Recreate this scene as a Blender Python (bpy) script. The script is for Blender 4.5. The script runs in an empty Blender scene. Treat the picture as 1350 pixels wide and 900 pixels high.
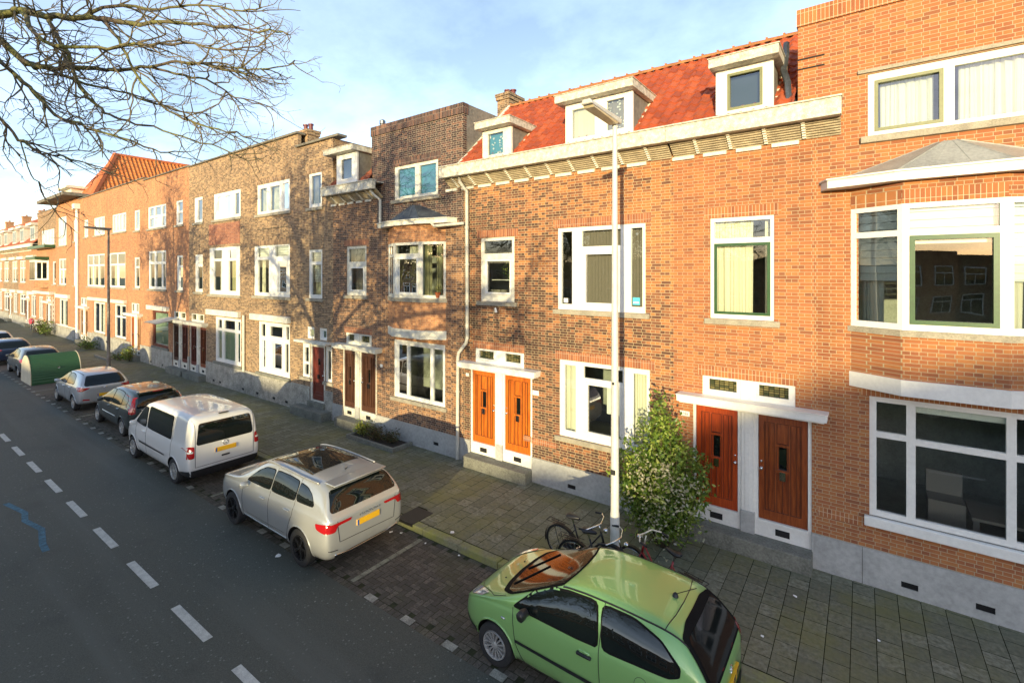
import bpy, bmesh, math, random
from mathutils import Vector, Matrix
from mathutils.bvhtree import BVHTree
R = math.radians
rnd = random.Random(7)
sc = bpy.context.scene
COL = sc.collection

# ------------------------------------------------------------------ materials
class NT:
    def __init__(s, nt): s.nt = nt
    def n(s, typ, ins=None, **props):
        nd = s.nt.nodes.new(typ)
        for k, v in props.items(): setattr(nd, k, v)
        for k, v in (ins or {}).items():
            if isinstance(v, bpy.types.NodeSocket): s.nt.links.new(v, nd.inputs[k])
            else: nd.inputs[k].default_value = v
        return nd
    def math(s, op, a, b=0.0, c=None, clamp=False):
        d = {0: a, 1: b}
        if c is not None: d[2] = c
        return s.n('ShaderNodeMath', d, operation=op, use_clamp=clamp).outputs[0]
    def mix(s, f, a, b, mode='MIX'):
        nd = s.n('ShaderNodeMix', {0: f}, data_type='RGBA', blend_type=mode)
        for i, v in ((6, a), (7, b)):
            if isinstance(v, bpy.types.NodeSocket): s.nt.links.new(v, nd.inputs[i])
            else: nd.inputs[i].default_value = c4(v)
        return nd.outputs[2]
    def ramp(s, f, stops, interp='LINEAR'):
        nd = s.n('ShaderNodeValToRGB', {0: f}); cr = nd.color_ramp; cr.interpolation = interp
        while len(cr.elements) > 1: cr.elements.remove(cr.elements[-1])
        cr.elements[0].position = stops[0][0]; cr.elements[0].color = c4(stops[0][1])
        for p, c in stops[1:]:
            e = cr.elements.new(p); e.color = c4(c)
        return nd.outputs[0]
    def noise(s, vec, scale, detail=3.0, rough=.55):
        return s.n('ShaderNodeTexNoise', {'Vector': vec, 'Scale': scale, 'Detail': detail, 'Roughness': rough}).outputs[0]
    def link(s, a, b): s.nt.links.new(a, b)
def c4(c):
    if isinstance(c, (int, float)): return (c, c, c, 1)
    return tuple(c) if len(c) == 4 else tuple(c) + (1,)
def new_mat(name):
    m = bpy.data.materials.new(name); m.use_nodes = True
    t = NT(m.node_tree); b = m.node_tree.nodes['Principled BSDF']
    return m, t, b
def objvec(t): return t.n('ShaderNodeTexCoord').outputs['Object']
def bump(t, b, h, strength=.3, dist=.01):
    bp = t.n('ShaderNodeBump', {'Height': h, 'Strength': strength, 'Distance': dist})
    t.link(bp.outputs[0], b.inputs['Normal'])
def simple(name, col, rough=.5, metal=0, dirt=.15, scale=3.0, spec=None, coat=0, dcol=None):
    m, t, b = new_mat(name)
    v = objvec(t)
    f = t.noise(v, scale, 5)
    f2 = t.noise(v, scale * 9, 3)
    f = t.math('MULTIPLY', t.math('ADD', f, f2), .5)
    f = t.math('MULTIPLY', t.math('SUBTRACT', f, .38, clamp=True), 4.0, clamp=True)
    dark = dcol or tuple(x * (1 - dirt * 2) for x in c4(col)[:3])
    t.link(t.mix(f, dark, col), b.inputs['Base Color'])
    b.inputs['Roughness'].default_value = rough; b.inputs['Metallic'].default_value = metal
    if coat: b.inputs['Coat Weight'].default_value = coat; b.inputs['Coat Roughness'].default_value = .04
    if spec is not None: b.inputs['Specular IOR Level'].default_value = spec
    return m
def brick_mat(name, stops, mortar=(.42, .35, .26), soldier=False, grime=.35, gscale=.7, blotch=None, grad=None):
    m, t, b = new_mat(name)
    v = objvec(t); sx = t.n('ShaderNodeSeparateXYZ', {0: v})
    u = t.math('ADD', sx.outputs[0], sx.outputs[1]); z = sx.outputs[2]
    vec = t.n('ShaderNodeCombineXYZ', {0: z if soldier else u, 1: u if soldier else z}).outputs[0]
    def br(bias, bw=None):
        nd = t.n('ShaderNodeTexBrick', {'Vector': vec, 'Color1': c4(0.0), 'Color2': c4(1.0), 'Mortar': c4(.5), 'Scale': 1.0,
            'Mortar Size': .005, 'Mortar Smooth': .2, 'Bias': bias, 'Brick Width': .212, 'Row Height': .0635})
        nd.offset = 0.0 if soldier else .25; nd.offset_frequency = 2
        nd.squash = 1.0 if soldier else .5; nd.squash_frequency = 2
        return nd
    nd = br(0.0)
    n1 = t.noise(v, gscale, 4); n2 = t.noise(v, 11, 3)
    tint = t.math('ADD', nd.outputs[0], t.math('MULTIPLY', t.math('SUBTRACT', n1, .5), grime * 2.2), clamp=True)
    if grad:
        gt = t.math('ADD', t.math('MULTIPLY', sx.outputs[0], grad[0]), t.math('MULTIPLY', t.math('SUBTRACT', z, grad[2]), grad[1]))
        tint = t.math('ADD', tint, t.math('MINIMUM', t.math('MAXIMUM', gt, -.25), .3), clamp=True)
    col = t.ramp(tint, stops)
    if blotch:
        bf = t.math('MULTIPLY', t.math('SUBTRACT', t.noise(v, .35, 5, .65), .5, clamp=True), 5.0, clamp=True)
        col = t.mix(t.math('MULTIPLY', bf, blotch[1]), col, blotch[0], 'MULTIPLY')
    col = t.mix(t.math('MULTIPLY', t.math('SUBTRACT', n2, .3), .6), col, tuple(x * .62 for x in stops[-1][1]), 'MIX')
    stn = t.noise(t.n('ShaderNodeMapping', {'Vector': v, 'Scale': (1.6, 1.6, .28)}).outputs[0], 1.3, 5, .6)
    col = t.mix(t.math('MULTIPLY', t.math('SUBTRACT', stn, .5, clamp=True), 2.6, clamp=True), col, t.mix(1.0, col, (.62, .56, .55), 'MULTIPLY'))
    mcol = t.mix(n1, tuple(x * .75 for x in mortar), mortar)
    col = t.mix(nd.outputs[1], col, mcol)
    t.link(col, b.inputs['Base Color']); b.inputs['Roughness'].default_value = .9
    h = t.math('ADD', t.math('MULTIPLY', nd.outputs[1], -1.0), t.math('MULTIPLY', n2, .35))
    bump(t, b, h, .55, .006)
    return m
M = {}
OR = [(0, (.24, .09, .042)), (.12, (.31, .105, .045)), (.4, (.375, .138, .05)), (.75, (.43, .175, .058)), (1, (.37, .125, .05))]
M['brick_orange'] = brick_mat('brick_orange', OR, (.46, .37, .23), grime=.22, blotch=((.72, .62, .6), .55))
M['soldier_orange'] = brick_mat('soldier_orange', OR, (.6, .46, .3), True, .18)
MX = [(0, (.05, .028, .024)), (.25, (.1, .045, .032)), (.5, (.2, .08, .045)), (.8, (.35, .14, .058)), (1, (.44, .18, .06))]
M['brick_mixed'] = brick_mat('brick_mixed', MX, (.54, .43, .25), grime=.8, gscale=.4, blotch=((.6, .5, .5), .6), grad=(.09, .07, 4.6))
M['soldier_mixed'] = brick_mat('soldier_mixed', [(0, (.24, .08, .04)), (1, (.45, .17, .07))], (.5, .38, .26), True, .3)
DK = [(0, (.025, .018, .02)), (.5, (.06, .034, .032)), (.85, (.11, .055, .045)), (1, (.2, .095, .06))]
M['brick_dark'] = brick_mat('brick_dark', DK, (.42, .36, .27), grime=.3)
M['soldier_dark'] = brick_mat('soldier_dark', DK, (.3, .24, .2), True, .3)
DL = [(0, (.05, .03, .025)), (.4, (.14, .07, .045)), (.75, (.3, .15, .075)), (1, (.42, .21, .09))]
M['brick_darklow'] = brick_mat('brick_brown_low', DL, (.52, .42, .3), grime=.6, gscale=.5)
M['soldier_darklow'] = brick_mat('soldier_brown_low', [(0, (.22, .08, .045)), (1, (.42, .17, .08))], (.45, .35, .25), True, .3)
TN = [(0, (.1, .06, .04)), (.4, (.22, .135, .08)), (.8, (.36, .225, .125)), (1, (.42, .27, .14))]
M['brick_tan'] = brick_mat('brick_tan', TN, (.5, .42, .28), grime=.4, gscale=.4, blotch=((.5, .42, .4), .6))
M['soldier_tan'] = brick_mat('soldier_tan', TN, (.42, .34, .26), True, .3)
FO = [(0, (.28, .12, .06)), (.5, (.45, .2, .09)), (1, (.55, .26, .11))]
M['brick_far'] = brick_mat('brick_far', FO, (.5, .36, .24), grime=.35, blotch=((.62, .5, .45), .7))
M['soldier_far'] = brick_mat('soldier_far', FO, (.5, .36, .24), True, .3)
M['brick_red'] = brick_mat('brick_red', [(0, (.22, .07, .045)), (1, (.4, .16, .08))], (.4, .3, .24), grime=.3)
M['white'] = simple('white_paint', (.8, .79, .74), .42, dirt=.06, scale=2)
M['white_worn'] = simple('weathered_white_paint', (.8, .77, .66), .6, dirt=.17, scale=4.5)
M['peel'] = simple('peeling_white_paint', (.78, .74, .62), .65, dirt=.3, scale=11)
M['olive'] = simple('olive_green_paint', (.2, .21, .1), .4, dirt=.1)
M['green'] = simple('dark_green_paint', (.035, .1, .035), .35, dirt=.15)
M['stone'] = simple('grey_render', (.45, .45, .43), .85, dirt=.14, scale=1.6)
M['sill'] = simple('stone_sill', (.4, .36, .28), .85, dirt=.2, scale=5)
M['plinth_dirty'] = simple('stained_plinth_render', (.46, .44, .38), .9, dirt=.28, scale=2.2)
M['concrete'] = simple('weathered_concrete', (.24, .24, .2), .9, dirt=.25, scale=3)
M['coping'] = simple('concrete_coping', (.22, .2, .16), .9, dirt=.25, scale=6)
M['lead'] = simple('lead_sheet', (.12, .14, .17), .35, .5, .25, 4)
M['zinc'] = simple('zinc_sheet', (.42, .42, .39), .4, .3, .15, 3)
M['render'] = simple('grey_cement_wall', (.23, .22, .19), .9, dirt=.22, scale=1.3)
M['bitumen'] = simple('bitumen', (.05, .05, .05), .9)
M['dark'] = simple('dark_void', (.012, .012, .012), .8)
M['room'] = simple('room_wall', (.42, .43, .38), .9)
M['black'] = simple('black_plastic', (.018, .018, .02), .45, dirt=.2)
M['seal'] = simple('matt_black_seal', (.01, .01, .01), .8, spec=.1)
M['rubber'] = simple('tyre_rubber', (.022, .022, .023), .8, dirt=.25, scale=10)
M['chrome'] = simple('chrome', (.7, .7, .7), .18, 1, .02)
M['alloy'] = simple('silver_alloy', (.55, .54, .52), .35, .6, .12, 8)
M['darkalloy'] = simple('black_alloy', (.03, .03, .032), .25, .5, .1, 8)
M['drain'] = simple('grey_white_pipe', (.62, .6, .52), .5, dirt=.12, scale=6)
M['galv'] = simple('galvanised_steel', (.5, .52, .54), .45, .35, .1, 5)
M['steelpole'] = simple('painted_lamp_post', (.66, .65, .6), .5, .1, .1, 5)
M['brownpole'] = simple('weathered_lamp_post', (.3, .26, .22), .6, .2, .3, 7)
M['soil'] = simple('soil', (.05, .04, .028), .95, dirt=.3, scale=12)
M['soffit'] = simple('timber_soffit', (.48, .4, .27), .7, dirt=.25, scale=6)
M['yellow'] = simple('yellow_plate', (.75, .42, .02), .4, dirt=.05)
M['blueplate'] = simple('blue_plate_end', (.03, .12, .45), .4)
M['sign'] = simple('enamel_sign', (.82, .82, .78), .3, dirt=.03)
M['ink'] = simple('black_lettering', (.03, .03, .03), .5)
M['terracotta'] = simple('terracotta', (.6, .16, .05), .8)
M['redframe'] = simple('red_paint', (.4, .03, .03), .35)
M['cream'] = simple('cream_grip', (.7, .66, .52), .5)
M['pinkbag'] = simple('pink_red_cloth', (.75, .08, .12), .7)
M['stickerblue'] = simple('blue_sticker', (.1, .5, .65), .4, dirt=.02)
M['lens'] = simple('lamp_lens', (.72, .62, .4), .25, dirt=.1)
M['tealblind'] = simple('teal_blind', (.06, .3, .42), .8, dirt=.05)
def varnish(name, c, c2):
    m, t, b = new_mat(name)
    v = objvec(t)
    mp = t.n('ShaderNodeMapping', {'Vector': v, 'Scale': (14, 14, 1.4)}).outputs[0]
    f = t.noise(mp, 2.0, 6, .6); g = t.noise(v, 1.6, 3)
    col = t.mix(t.math('MULTIPLY', t.math('SUBTRACT', f, .35), 2.6, clamp=True), c2, c)
    col = t.mix(t.math('MULTIPLY', t.math('SUBTRACT', g, .45, clamp=True), 1.6), col, c2)
    t.link(col, b.inputs['Base Color']); b.inputs['Roughness'].default_value = .32
    b.inputs['Coat Weight'].default_value = .35; b.inputs['Coat Roughness'].default_value = .15
    return m
M['door_orange'] = varnish('orange_varnished_wood', (.62, .19, .02), (.4, .09, .012))
M['door_red'] = varnish('red_varnished_wood', (.52, .085, .015), (.3, .04, .01))
M['door_redbrown'] = varnish('red_brown_varnished_wood', (.36, .09, .02), (.17, .035, .01))
M['door_brown'] = varnish('dark_brown_wood', (.13, .055, .03), (.055, .025, .016))
M['door_maroon'] = varnish('maroon_wood', (.22, .045, .03), (.1, .022, .016))
M['door_tan'] = varnish('tan_wood', (.55, .3, .12), (.38, .18, .07))
M['groove_shade'] = simple('groove_shade_and_varnish', (.06, .018, .008), .6)  # colour of groove shade and darkened varnish on the doors
def cloth(name, c):
    m, t, b = new_mat(name)
    b.inputs['Base Color'].default_value = c4(c); b.inputs['Roughness'].default_value = .9
    return m
M['curtain_cream'] = cloth('cream_curtain', (.72, .68, .56))
M['curtain_white'] = cloth('white_curtain', (.8, .79, .74))
M['curtain_grey'] = cloth('grey_curtain', (.3, .27, .25))
M['curtain_olive'] = cloth('olive_curtain', (.4, .37, .22))
M['blind_white'] = cloth('white_blind', (.78, .77, .7))
M['blind_grey'] = cloth('taupe_slat', (.2, .17, .15))
M['dim_inside'] = cloth('dark_backing_sheet', (.05, .07, .09))  # dark tone standing in for the dim inside of the dormers
M['foil'] = cloth('pale_green_foil', (.4, .48, .36))
def glass(name, refl=1.0, tr=.9, rough=0.0, wav=.0015):
    m, t, b = new_mat(name); nt = m.node_tree; nt.nodes.remove(b)
    out = nt.nodes['Material Output']
    v = objvec(t)
    bp = t.n('ShaderNodeBump', {'Height': t.noise(v, .9, 1), 'Strength': .35, 'Distance': wav * 10})
    fr = t.n('ShaderNodeFresnel', {'IOR': 1.55, 'Normal': bp.outputs[0]})
    f = t.math('MULTIPLY_ADD', fr.outputs[0], 1.5 * refl, .03, clamp=True)
    a = t.n('ShaderNodeBsdfTransparent', {'Color': c4((tr * .93, tr, tr * .95))})
    g = t.n('ShaderNodeBsdfGlossy', {'Color': c4((.95, .97, 1)), 'Roughness': rough, 'Normal': bp.outputs[0]})
    mx = t.n('ShaderNodeMixShader', {0: f, 1: a.outputs[0], 2: g.outputs[0]})
    t.link(mx.outputs[0], out.inputs[0])
    return m
M['glass'] = glass('window_glass')
M['glass_up'] = glass('upper_window_glass', 1.6, .8)
m, t, b = new_mat('leaded_glass'); v = objvec(t)
br = t.n('ShaderNodeTexBrick', {'Vector': t.n('ShaderNodeCombineXYZ', {0: t.n('ShaderNodeSeparateXYZ', {0: v}).outputs[0], 1: t.n('ShaderNodeSeparateXYZ', {0: v}).outputs[2]}).outputs[0],
    'Color1': c4((.04, .055, .03)), 'Color2': c4((.2, .17, .07)), 'Mortar': c4((.012, .012, .01)), 'Scale': 1.0, 'Mortar Size': .006, 'Brick Width': .09, 'Row Height': .045})
br.offset = 0
t.link(br.outputs[0], b.inputs['Base Color']); b.inputs['Roughness'].default_value = .12
M['leaded'] = m
m, t, b = new_mat('car_glass'); b.inputs['Base Color'].default_value = (.006, .009, .009, 1); b.inputs['Roughness'].default_value = .015
b.inputs['IOR'].default_value = 1.6; M['carglass'] = m
m, t, b = new_mat('windscreen_glass'); b.inputs['Base Color'].default_value = (.008, .01, .01, 1); b.inputs['Roughness'].default_value = .07; b.inputs['IOR'].default_value = 1.38; M['screenglass'] = m
m, t, b = new_mat('red_lamp'); b.inputs['Base Color'].default_value = (.36, .008, .01, 1); b.inputs['Roughness'].default_value = .12; b.inputs['Coat Weight'].default_value = 1; M['redlamp'] = m
m, t, b = new_mat('clear_lamp'); b.inputs['Base Color'].default_value = (.55, .56, .58, 1); b.inputs['Roughness'].default_value = .12; b.inputs['Metallic'].default_value = .5; b.inputs['Coat Weight'].default_value = 1; M['clearlamp'] = m
def carpaint(name, c, metal=.35, rough=.3):
    m, t, b = new_mat(name); v = objvec(t)
    sp = t.n('ShaderNodeSeparateXYZ', {0: v})
    low = t.math('SUBTRACT', .75, sp.outputs[2], clamp=True)
    d = t.math('MULTIPLY', low, t.noise(v, 5, 5), clamp=True)
    t.link(t.mix(d, c, (.09, .085, .07)), b.inputs['Base Color'])
    b.inputs['Roughness'].default_value = rough; b.inputs['Metallic'].default_value = metal
    b.inputs['Coat Weight'].default_value = 1; b.inputs['Coat Roughness'].default_value = .035
    return m
M['paint_green'] = carpaint('light_green_car_paint', (.25, .47, .15), .2)
M['paint_beige'] = carpaint('grey_beige_car_paint', (.43, .44, .43), .4)
M['paint_white'] = carpaint('white_van_paint', (.72, .72, .7), 0)
M['paint_black'] = carpaint('dark_grey_green_car_paint', (.03, .042, .042), .4)
M['paint_silver'] = carpaint('silver_car_paint', (.5, .53, .56), .5)
M['paint_grey'] = carpaint('graphite_car_paint', (.1, .11, .12), .5)
M['paint_blue'] = carpaint('dark_blue_car_paint', (.025, .045, .1), .4)
# pantiles: uv in metres
def tile_mat(name, stops, moss=.25):
    m, t, b = new_mat(name)
    uv = t.n('ShaderNodeTexCoord').outputs['UV']; s = t.n('ShaderNodeSeparateXYZ', {0: uv})
    fu = t.math('FLOOR', t.math('DIVIDE', s.outputs[0], .22)); fv = t.math('FLOOR', t.math('DIVIDE', s.outputs[1], .3))
    w = t.n('ShaderNodeTexWhiteNoise', {0: t.n('ShaderNodeCombineXYZ', {0: fu, 1: fv}).outputs[0]}, noise_dimensions='3D').outputs[0]
    col = t.ramp(w, stops)
    v = objvec(t); n1 = t.noise(v, 2.2, 6, .7)
    f = t.math('MULTIPLY', t.math('SUBTRACT', n1, .58, clamp=True), 7.0 * moss * 4, clamp=True)
    col = t.mix(t.math('MULTIPLY', f, .7), col, (.12, .06, .03))
    n3 = t.noise(v, 18, 3)
    col = t.mix(t.math('MULTIPLY', n3, .5), col, tuple(x * .6 for x in stops[-1][1]))
    t.link(col, b.inputs['Base Color']); b.inputs['Roughness'].default_value = .7
    bump(t, b, n3, .25, .01)
    return m
M['tile_red'] = tile_mat('red_pantile', [(0, (.28, .06, .028)), (.5, (.41, .085, .034)), (.85, (.48, .12, .045)), (1, (.34, .08, .035))])
M['tile_orange'] = tile_mat('orange_pantile', [(0, (.55, .17, .04)), (1, (.7, .25, .07))], .12)
M['tile_dull'] = tile_mat('brown_red_tile', [(0, (.25, .07, .04)), (1, (.42, .14, .07))], .3)
# random per island surface
def island(name, cols, rough=.85, moss=None, nscale=20, bstr=.3, mm=None):
    m, t, b = new_mat(name)
    g = t.n('ShaderNodeNewGeometry').outputs['Random Per Island']; v = objvec(t)
    col = t.ramp(g, cols)
    n = t.noise(v, nscale, 5, .65)
    col = t.mix(t.math('MULTIPLY', t.math('SUBTRACT', n, .3, clamp=True), 1.5, clamp=True), tuple(x * .55 for x in cols[0][1]), col)
    if moss:
        f = t.math('MULTIPLY', t.math('SUBTRACT', t.noise(v, moss[1], 6, .65), moss[2], clamp=True), 5.0, clamp=True)
        col = t.mix(t.math('MULTIPLY', f, moss[3]), col, moss[0])
    t.link(col, b.inputs['Base Color']); b.inputs['Roughness'].default_value = rough
    bump(t, b, n, bstr, .008)
    return m
M['slab'] = island('pavement_slab', [(0, (.2, .2, .13)), (.5, (.28, .28, .19)), (1, (.42, .41, .3))], moss=((.17, .165, .06), .8, .46, .75), nscale=14)
M['joint'] = simple('mossy_joint', (.05, .055, .02), .95, dirt=.3, scale=10)
M['clinker'] = island('clinker', [(0, (.1, .09, .07)), (.5, (.17, .145, .115)), (1, (.28, .235, .19))], moss=((.09, .09, .04), .9, .5, .6), nscale=30)
M['kerb'] = island('kerb_stone', [(0, (.28, .28, .17)), (1, (.42, .4, .27))], moss=((.26, .28, .05), 1.5, .42, .75), nscale=18)
M['paintmark'] = simple('worn_road_paint', (.6, .61, .56), .7, dirt=.2, scale=9)
M['marktile'] = simple('worn_white_tile', (.42, .41, .34), .8, dirt=.3, scale=7)
M['linetile'] = simple('worn_line_tile', (.34, .34, .25), .8, dirt=.3, scale=7)
m, t, b = new_mat('asphalt'); v = objvec(t)
n1 = t.noise(v, .25, 4); n2 = t.noise(v, 60, 3, .7)
col = t.mix(n1, (.042, .048, .036), (.08, .085, .065))
col = t.mix(t.math('MULTIPLY', t.math('SUBTRACT', n2, .42, clamp=True), 3.0, clamp=True), col, (.12, .12, .105))
vo = t.n('ShaderNodeTexVoronoi', {'Vector': v, 'Scale': 17.0}); wn = t.n('ShaderNodeTexWhiteNoise', {0: vo.outputs['Color']}, noise_dimensions='3D').outputs[0]
sp = t.math('MULTIPLY', t.math('LESS_THAN', vo.outputs['Distance'], .26), t.math('GREATER_THAN', wn, .8))
col = t.mix(sp, col, (.15, .155, .135))
vo2 = t.n('ShaderNodeTexVoronoi', {'Vector': v, 'Scale': 3.2})
wn2 = t.n('ShaderNodeTexWhiteNoise', {0: vo2.outputs['Color']}, noise_dimensions='3D').outputs[0]
sp2 = t.math('MULTIPLY', t.math('LESS_THAN', vo2.outputs['Distance'], .055), t.math('GREATER_THAN', wn2, .6))
col = t.mix(sp2, col, (.24, .24, .2))
dk = t.math('MULTIPLY', t.math('SUBTRACT', t.noise(v, .8, 5, .6), .55, clamp=True), 4.0, clamp=True)
col = t.mix(t.math('MULTIPLY', dk, .5), col, (.03, .032, .029))
tr_ = t.math('MULTIPLY', t.noise(t.n('ShaderNodeMapping', {'Vector': v, 'Scale': (.05, 1.1, 1)}).outputs[0], 1.6, 3), 1.0)
col = t.mix(t.math('MULTIPLY', t.math('SUBTRACT', tr_, .52, clamp=True), 4.0, clamp=True), col, (.1, .105, .09))
t.link(col, b.inputs['Base Color']); b.inputs['Roughness'].default_value = .75; bump(t, b, n2, .5, .01)
M['asphalt'] = m
m, t, b = new_mat('grass_ground'); v = objvec(t)
t.link(t.mix(t.noise(v, .4, 6), (.03, .05, .012), (.07, .09, .025)), b.inputs['Base Color']); b.inputs['Roughness'].default_value = .95; M['grass'] = m
def leafmat(name, cols):
    m, t, b = new_mat(name)
    g = t.n('ShaderNodeNewGeometry').outputs['Random Per Island']
    t.link(t.ramp(g, cols), b.inputs['Base Color']); b.inputs['Roughness'].default_value = .42
    b.inputs['Subsurface Weight'].default_value = 0
    nt = m.node_tree; tr = t.n('ShaderNodeBsdfTranslucent', {'Color': c4(cols[len(cols) // 2][1])})
    mx = t.n('ShaderNodeMixShader', {0: .25, 1: b.outputs[0], 2: tr.outputs[0]}); t.link(mx.outputs[0], nt.nodes['Material Output'].inputs[0])
    return m
M['leaf'] = leafmat('shrub_leaf', [(0, (.04, .085, .012)), (.4, (.1, .18, .025)), (.8, (.24, .32, .045)), (1, (.42, .46, .13))])
M['leaf_dark'] = leafmat('dark_leaf', [(0, (.02, .035, .012)), (.6, (.05, .075, .02)), (1, (.13, .1, .04))])
M['leaf_brown'] = leafmat('brown_leaf', [(0, (.06, .035, .015)), (.5, (.12, .07, .03)), (1, (.1, .12, .03))])
M['leaf_yellow'] = leafmat('yellow_green_leaf', [(0, (.1, .12, .02)), (1, (.35, .33, .06))])
M['floret'] = leafmat('dry_floret', [(0, (.3, .28, .17)), (1, (.5, .47, .33))])
M['stem'] = simple('stem', (.1, .07, .04), .9)
m, t, b = new_mat('bark'); v = objvec(t)
f = t.math('MULTIPLY', t.math('SUBTRACT', t.noise(v, 1.6, 5, .6), .42, clamp=True), 5.0, clamp=True)
col = t.mix(t.noise(v, 25, 4), (.05, .035, .028), (.15, .115, .085)); col = t.mix(t.math('MULTIPLY', f, .8), col, (.19, .2, .045))
t.link(col, b.inputs['Base Color']); b.inputs['Roughness'].default_value = .9; bump(t, b, t.noise(v, 25, 4), .5, .02); M['bark'] = m
m, t, b = new_mat('twig_bark'); v = objvec(t)
col = t.mix(t.noise(v, 2.5, 3), (.1, .075, .06), (.22, .19, .1)); t.link(col, b.inputs['Base Color']); b.inputs['Roughness'].default_value = .85; M['twig'] = m
m, t, b = new_mat('green_corrugated'); v = objvec(t)
t.link(t.mix(t.noise(v, 1.5, 5), (.018, .07, .03), (.035, .11, .045)), b.inputs['Base Color']); b.inputs['Roughness'].default_value = .45; M['shed'] = m
M['shedend'] = simple('cream_shed_end', (.6, .54, .4), .6, dirt=.1)

# ------------------------------------------------------------------ mesh helpers
class MB:
    def __init__(s): s.v = []; s.f = []; s.m = []; s.uv = None
    def add(s, vs, fs, m=0):
        o = len(s.v); s.v += [tuple(p) for p in vs]
        for f in fs: s.f.append(tuple(i + o for i in f)); s.m.append(m)
        return s
    def quad(s, a, b, c, d, m=0): return s.add([a, b, c, d], [(0, 1, 2, 3)], m)
    def box(s, x0, x1, y0, y1, z0, z1, m=0):
        if x0 > x1: x0, x1 = x1, x0
        return s.add([(x0, y0, z0), (x1, y0, z0), (x1, y1, z0), (x0, y1, z0), (x0, y0, z1), (x1, y0, z1), (x1, y1, z1), (x0, y1, z1)],
              [(0, 1, 5, 4), (1, 2, 6, 5), (2, 3, 7, 6), (3, 0, 4, 7), (4, 5, 6, 7), (3, 2, 1, 0)], m)
    def plate(s, x0, x1, z0, z1, holes, yf, yb, m=0, back=False, mside=None):
        ms = m if mside is None else mside
        xs = sorted({x0, x1} | {min(max(h[i], x0), x1) for h in holes for i in (0, 1)})
        zs = sorted({z0, z1} | {min(max(h[i], z0), z1) for h in holes for i in (2, 3)})
        for i in range(len(xs) - 1):
            for j in range(len(zs) - 1):
                a, b_, c, d = xs[i], xs[i + 1], zs[j], zs[j + 1]
                if b_ - a < 1e-5 or d - c < 1e-5: continue
                cx, cz = (a + b_) / 2, (c + d) / 2
                if any(h[0] < cx < h[1] and h[2] < cz < h[3] for h in holes): continue
                s.quad((a, yf, c), (b_, yf, c), (b_, yf, d), (a, yf, d), m)
                if back: s.quad((b_, yb, c), (a, yb, c), (a, yb, d), (b_, yb, d), m)
        for h in holes:
            a, b_, c, d = max(h[0], x0), min(h[1], x1), max(h[2], z0), min(h[3], z1)
            s.quad((a, yf, c), (a, yf, d), (a, yb, d), (a, yb, c), ms)
            s.quad((b_, yf, d), (b_, yf, c), (b_, yb, c), (b_, yb, d), ms)
            s.quad((a, yf, d), (b_, yf, d), (b_, yb, d), (a, yb, d), ms)
            s.quad((b_, yf, c), (a, yf, c), (a, yb, c), (b_, yb, c), ms)
        s.quad((x0, yb, z0), (x0, yb, z1), (x0, yf, z1), (x0, yf, z0), m); s.quad((x1, yf, z0), (x1, yf, z1), (x1, yb, z1), (x1, yb, z0), m)
        s.quad((x0, yf, z1), (x1, yf, z1), (x1, yb, z1), (x0, yb, z1), m); s.quad((x1, yf, z0), (x0, yf, z0), (x0, yb, z0), (x1, yb, z0), m)
        return s
    def prism(s, poly, z0, z1, m=0):      # poly in xy, counter-clockwise
        n = len(poly)
        vs = [(x, y, z0) for x, y in poly] + [(x, y, z1) for x, y in poly]
        fs = [(i, (i + 1) % n, (i + 1) % n + n, i + n) for i in range(n)] + [tuple(range(n, 2 * n)), tuple(range(n - 1, -1, -1))]
        return s.add(vs, fs, m)
    def prism_y(s, poly, y0, y1, m=0):    # poly in xz
        n = len(poly)
        vs = [(x, y0, z) for x, z in poly] + [(x, y1, z) for x, z in poly]
        fs = [(i, (i + 1) % n, (i + 1) % n + n, i + n) for i in range(n)] + [tuple(range(n, 2 * n)), tuple(range(n - 1, -1, -1))]
        return s.add(vs, fs, m)
    def tube(s, pts, rad, n=8, m=0, cap=True):
        pts = [Vector(p) for p in pts]
        if not hasattr(rad, '__len__'): rad = [rad] * len(pts)
        o = len(s.v); up = None
        for i, p in enumerate(pts):
            d = (pts[min(i + 1, len(pts) - 1)] - pts[max(i - 1, 0)])
            d = d.normalized() if d.length > 1e-9 else Vector((0, 0, 1))
            if up is None:
                up = d.orthogonal().normalized()
            else:
                up = up - d * up.dot(d); up = up.normalized() if up.length > 1e-6 else d.orthogonal().normalized()
            w = d.cross(up)
            for k in range(n):
                a = 2 * math.pi * k / n; q = p + (up * math.cos(a) + w * math.sin(a)) * rad[i]
                s.v.append((q.x, q.y, q.z))
        for i in range(len(pts) - 1):
            for k in range(n):
                a = o + i * n + k; b_ = o + i * n + (k + 1) % n
                s.f.append((a, b_, b_ + n, a + n)); s.m.append(m)
        if cap and n > 2:
            s.f.append(tuple(o + k for k in range(n - 1, -1, -1))); s.m.append(m)
            q = o + (len(pts) - 1) * n
            s.f.append(tuple(q + k for k in range(n))); s.m.append(m)
        return s
    def lathe(s, prof, c, axis='y', n=24, m=0):   # prof (r, h)
        o = len(s.v)
        for r, h in prof:
            for k in range(n):
                a = 2 * math.pi * k / n; p, q = r * math.cos(a), r * math.sin(a)
                s.v.append({'y': (c[0] + p, c[1] + h, c[2] + q), 'z': (c[0] + p, c[1] + q, c[2] + h), 'x': (c[0] + h, c[1] + p, c[2] + q)}[axis])
        for i in range(len(prof) - 1):
            for k in range(n):
                a = o + i * n + k; b_ = o + i * n + (k + 1) % n
                s.f.append((a, b_, b_ + n, a + n)); s.m.append(m)
        return s
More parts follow.
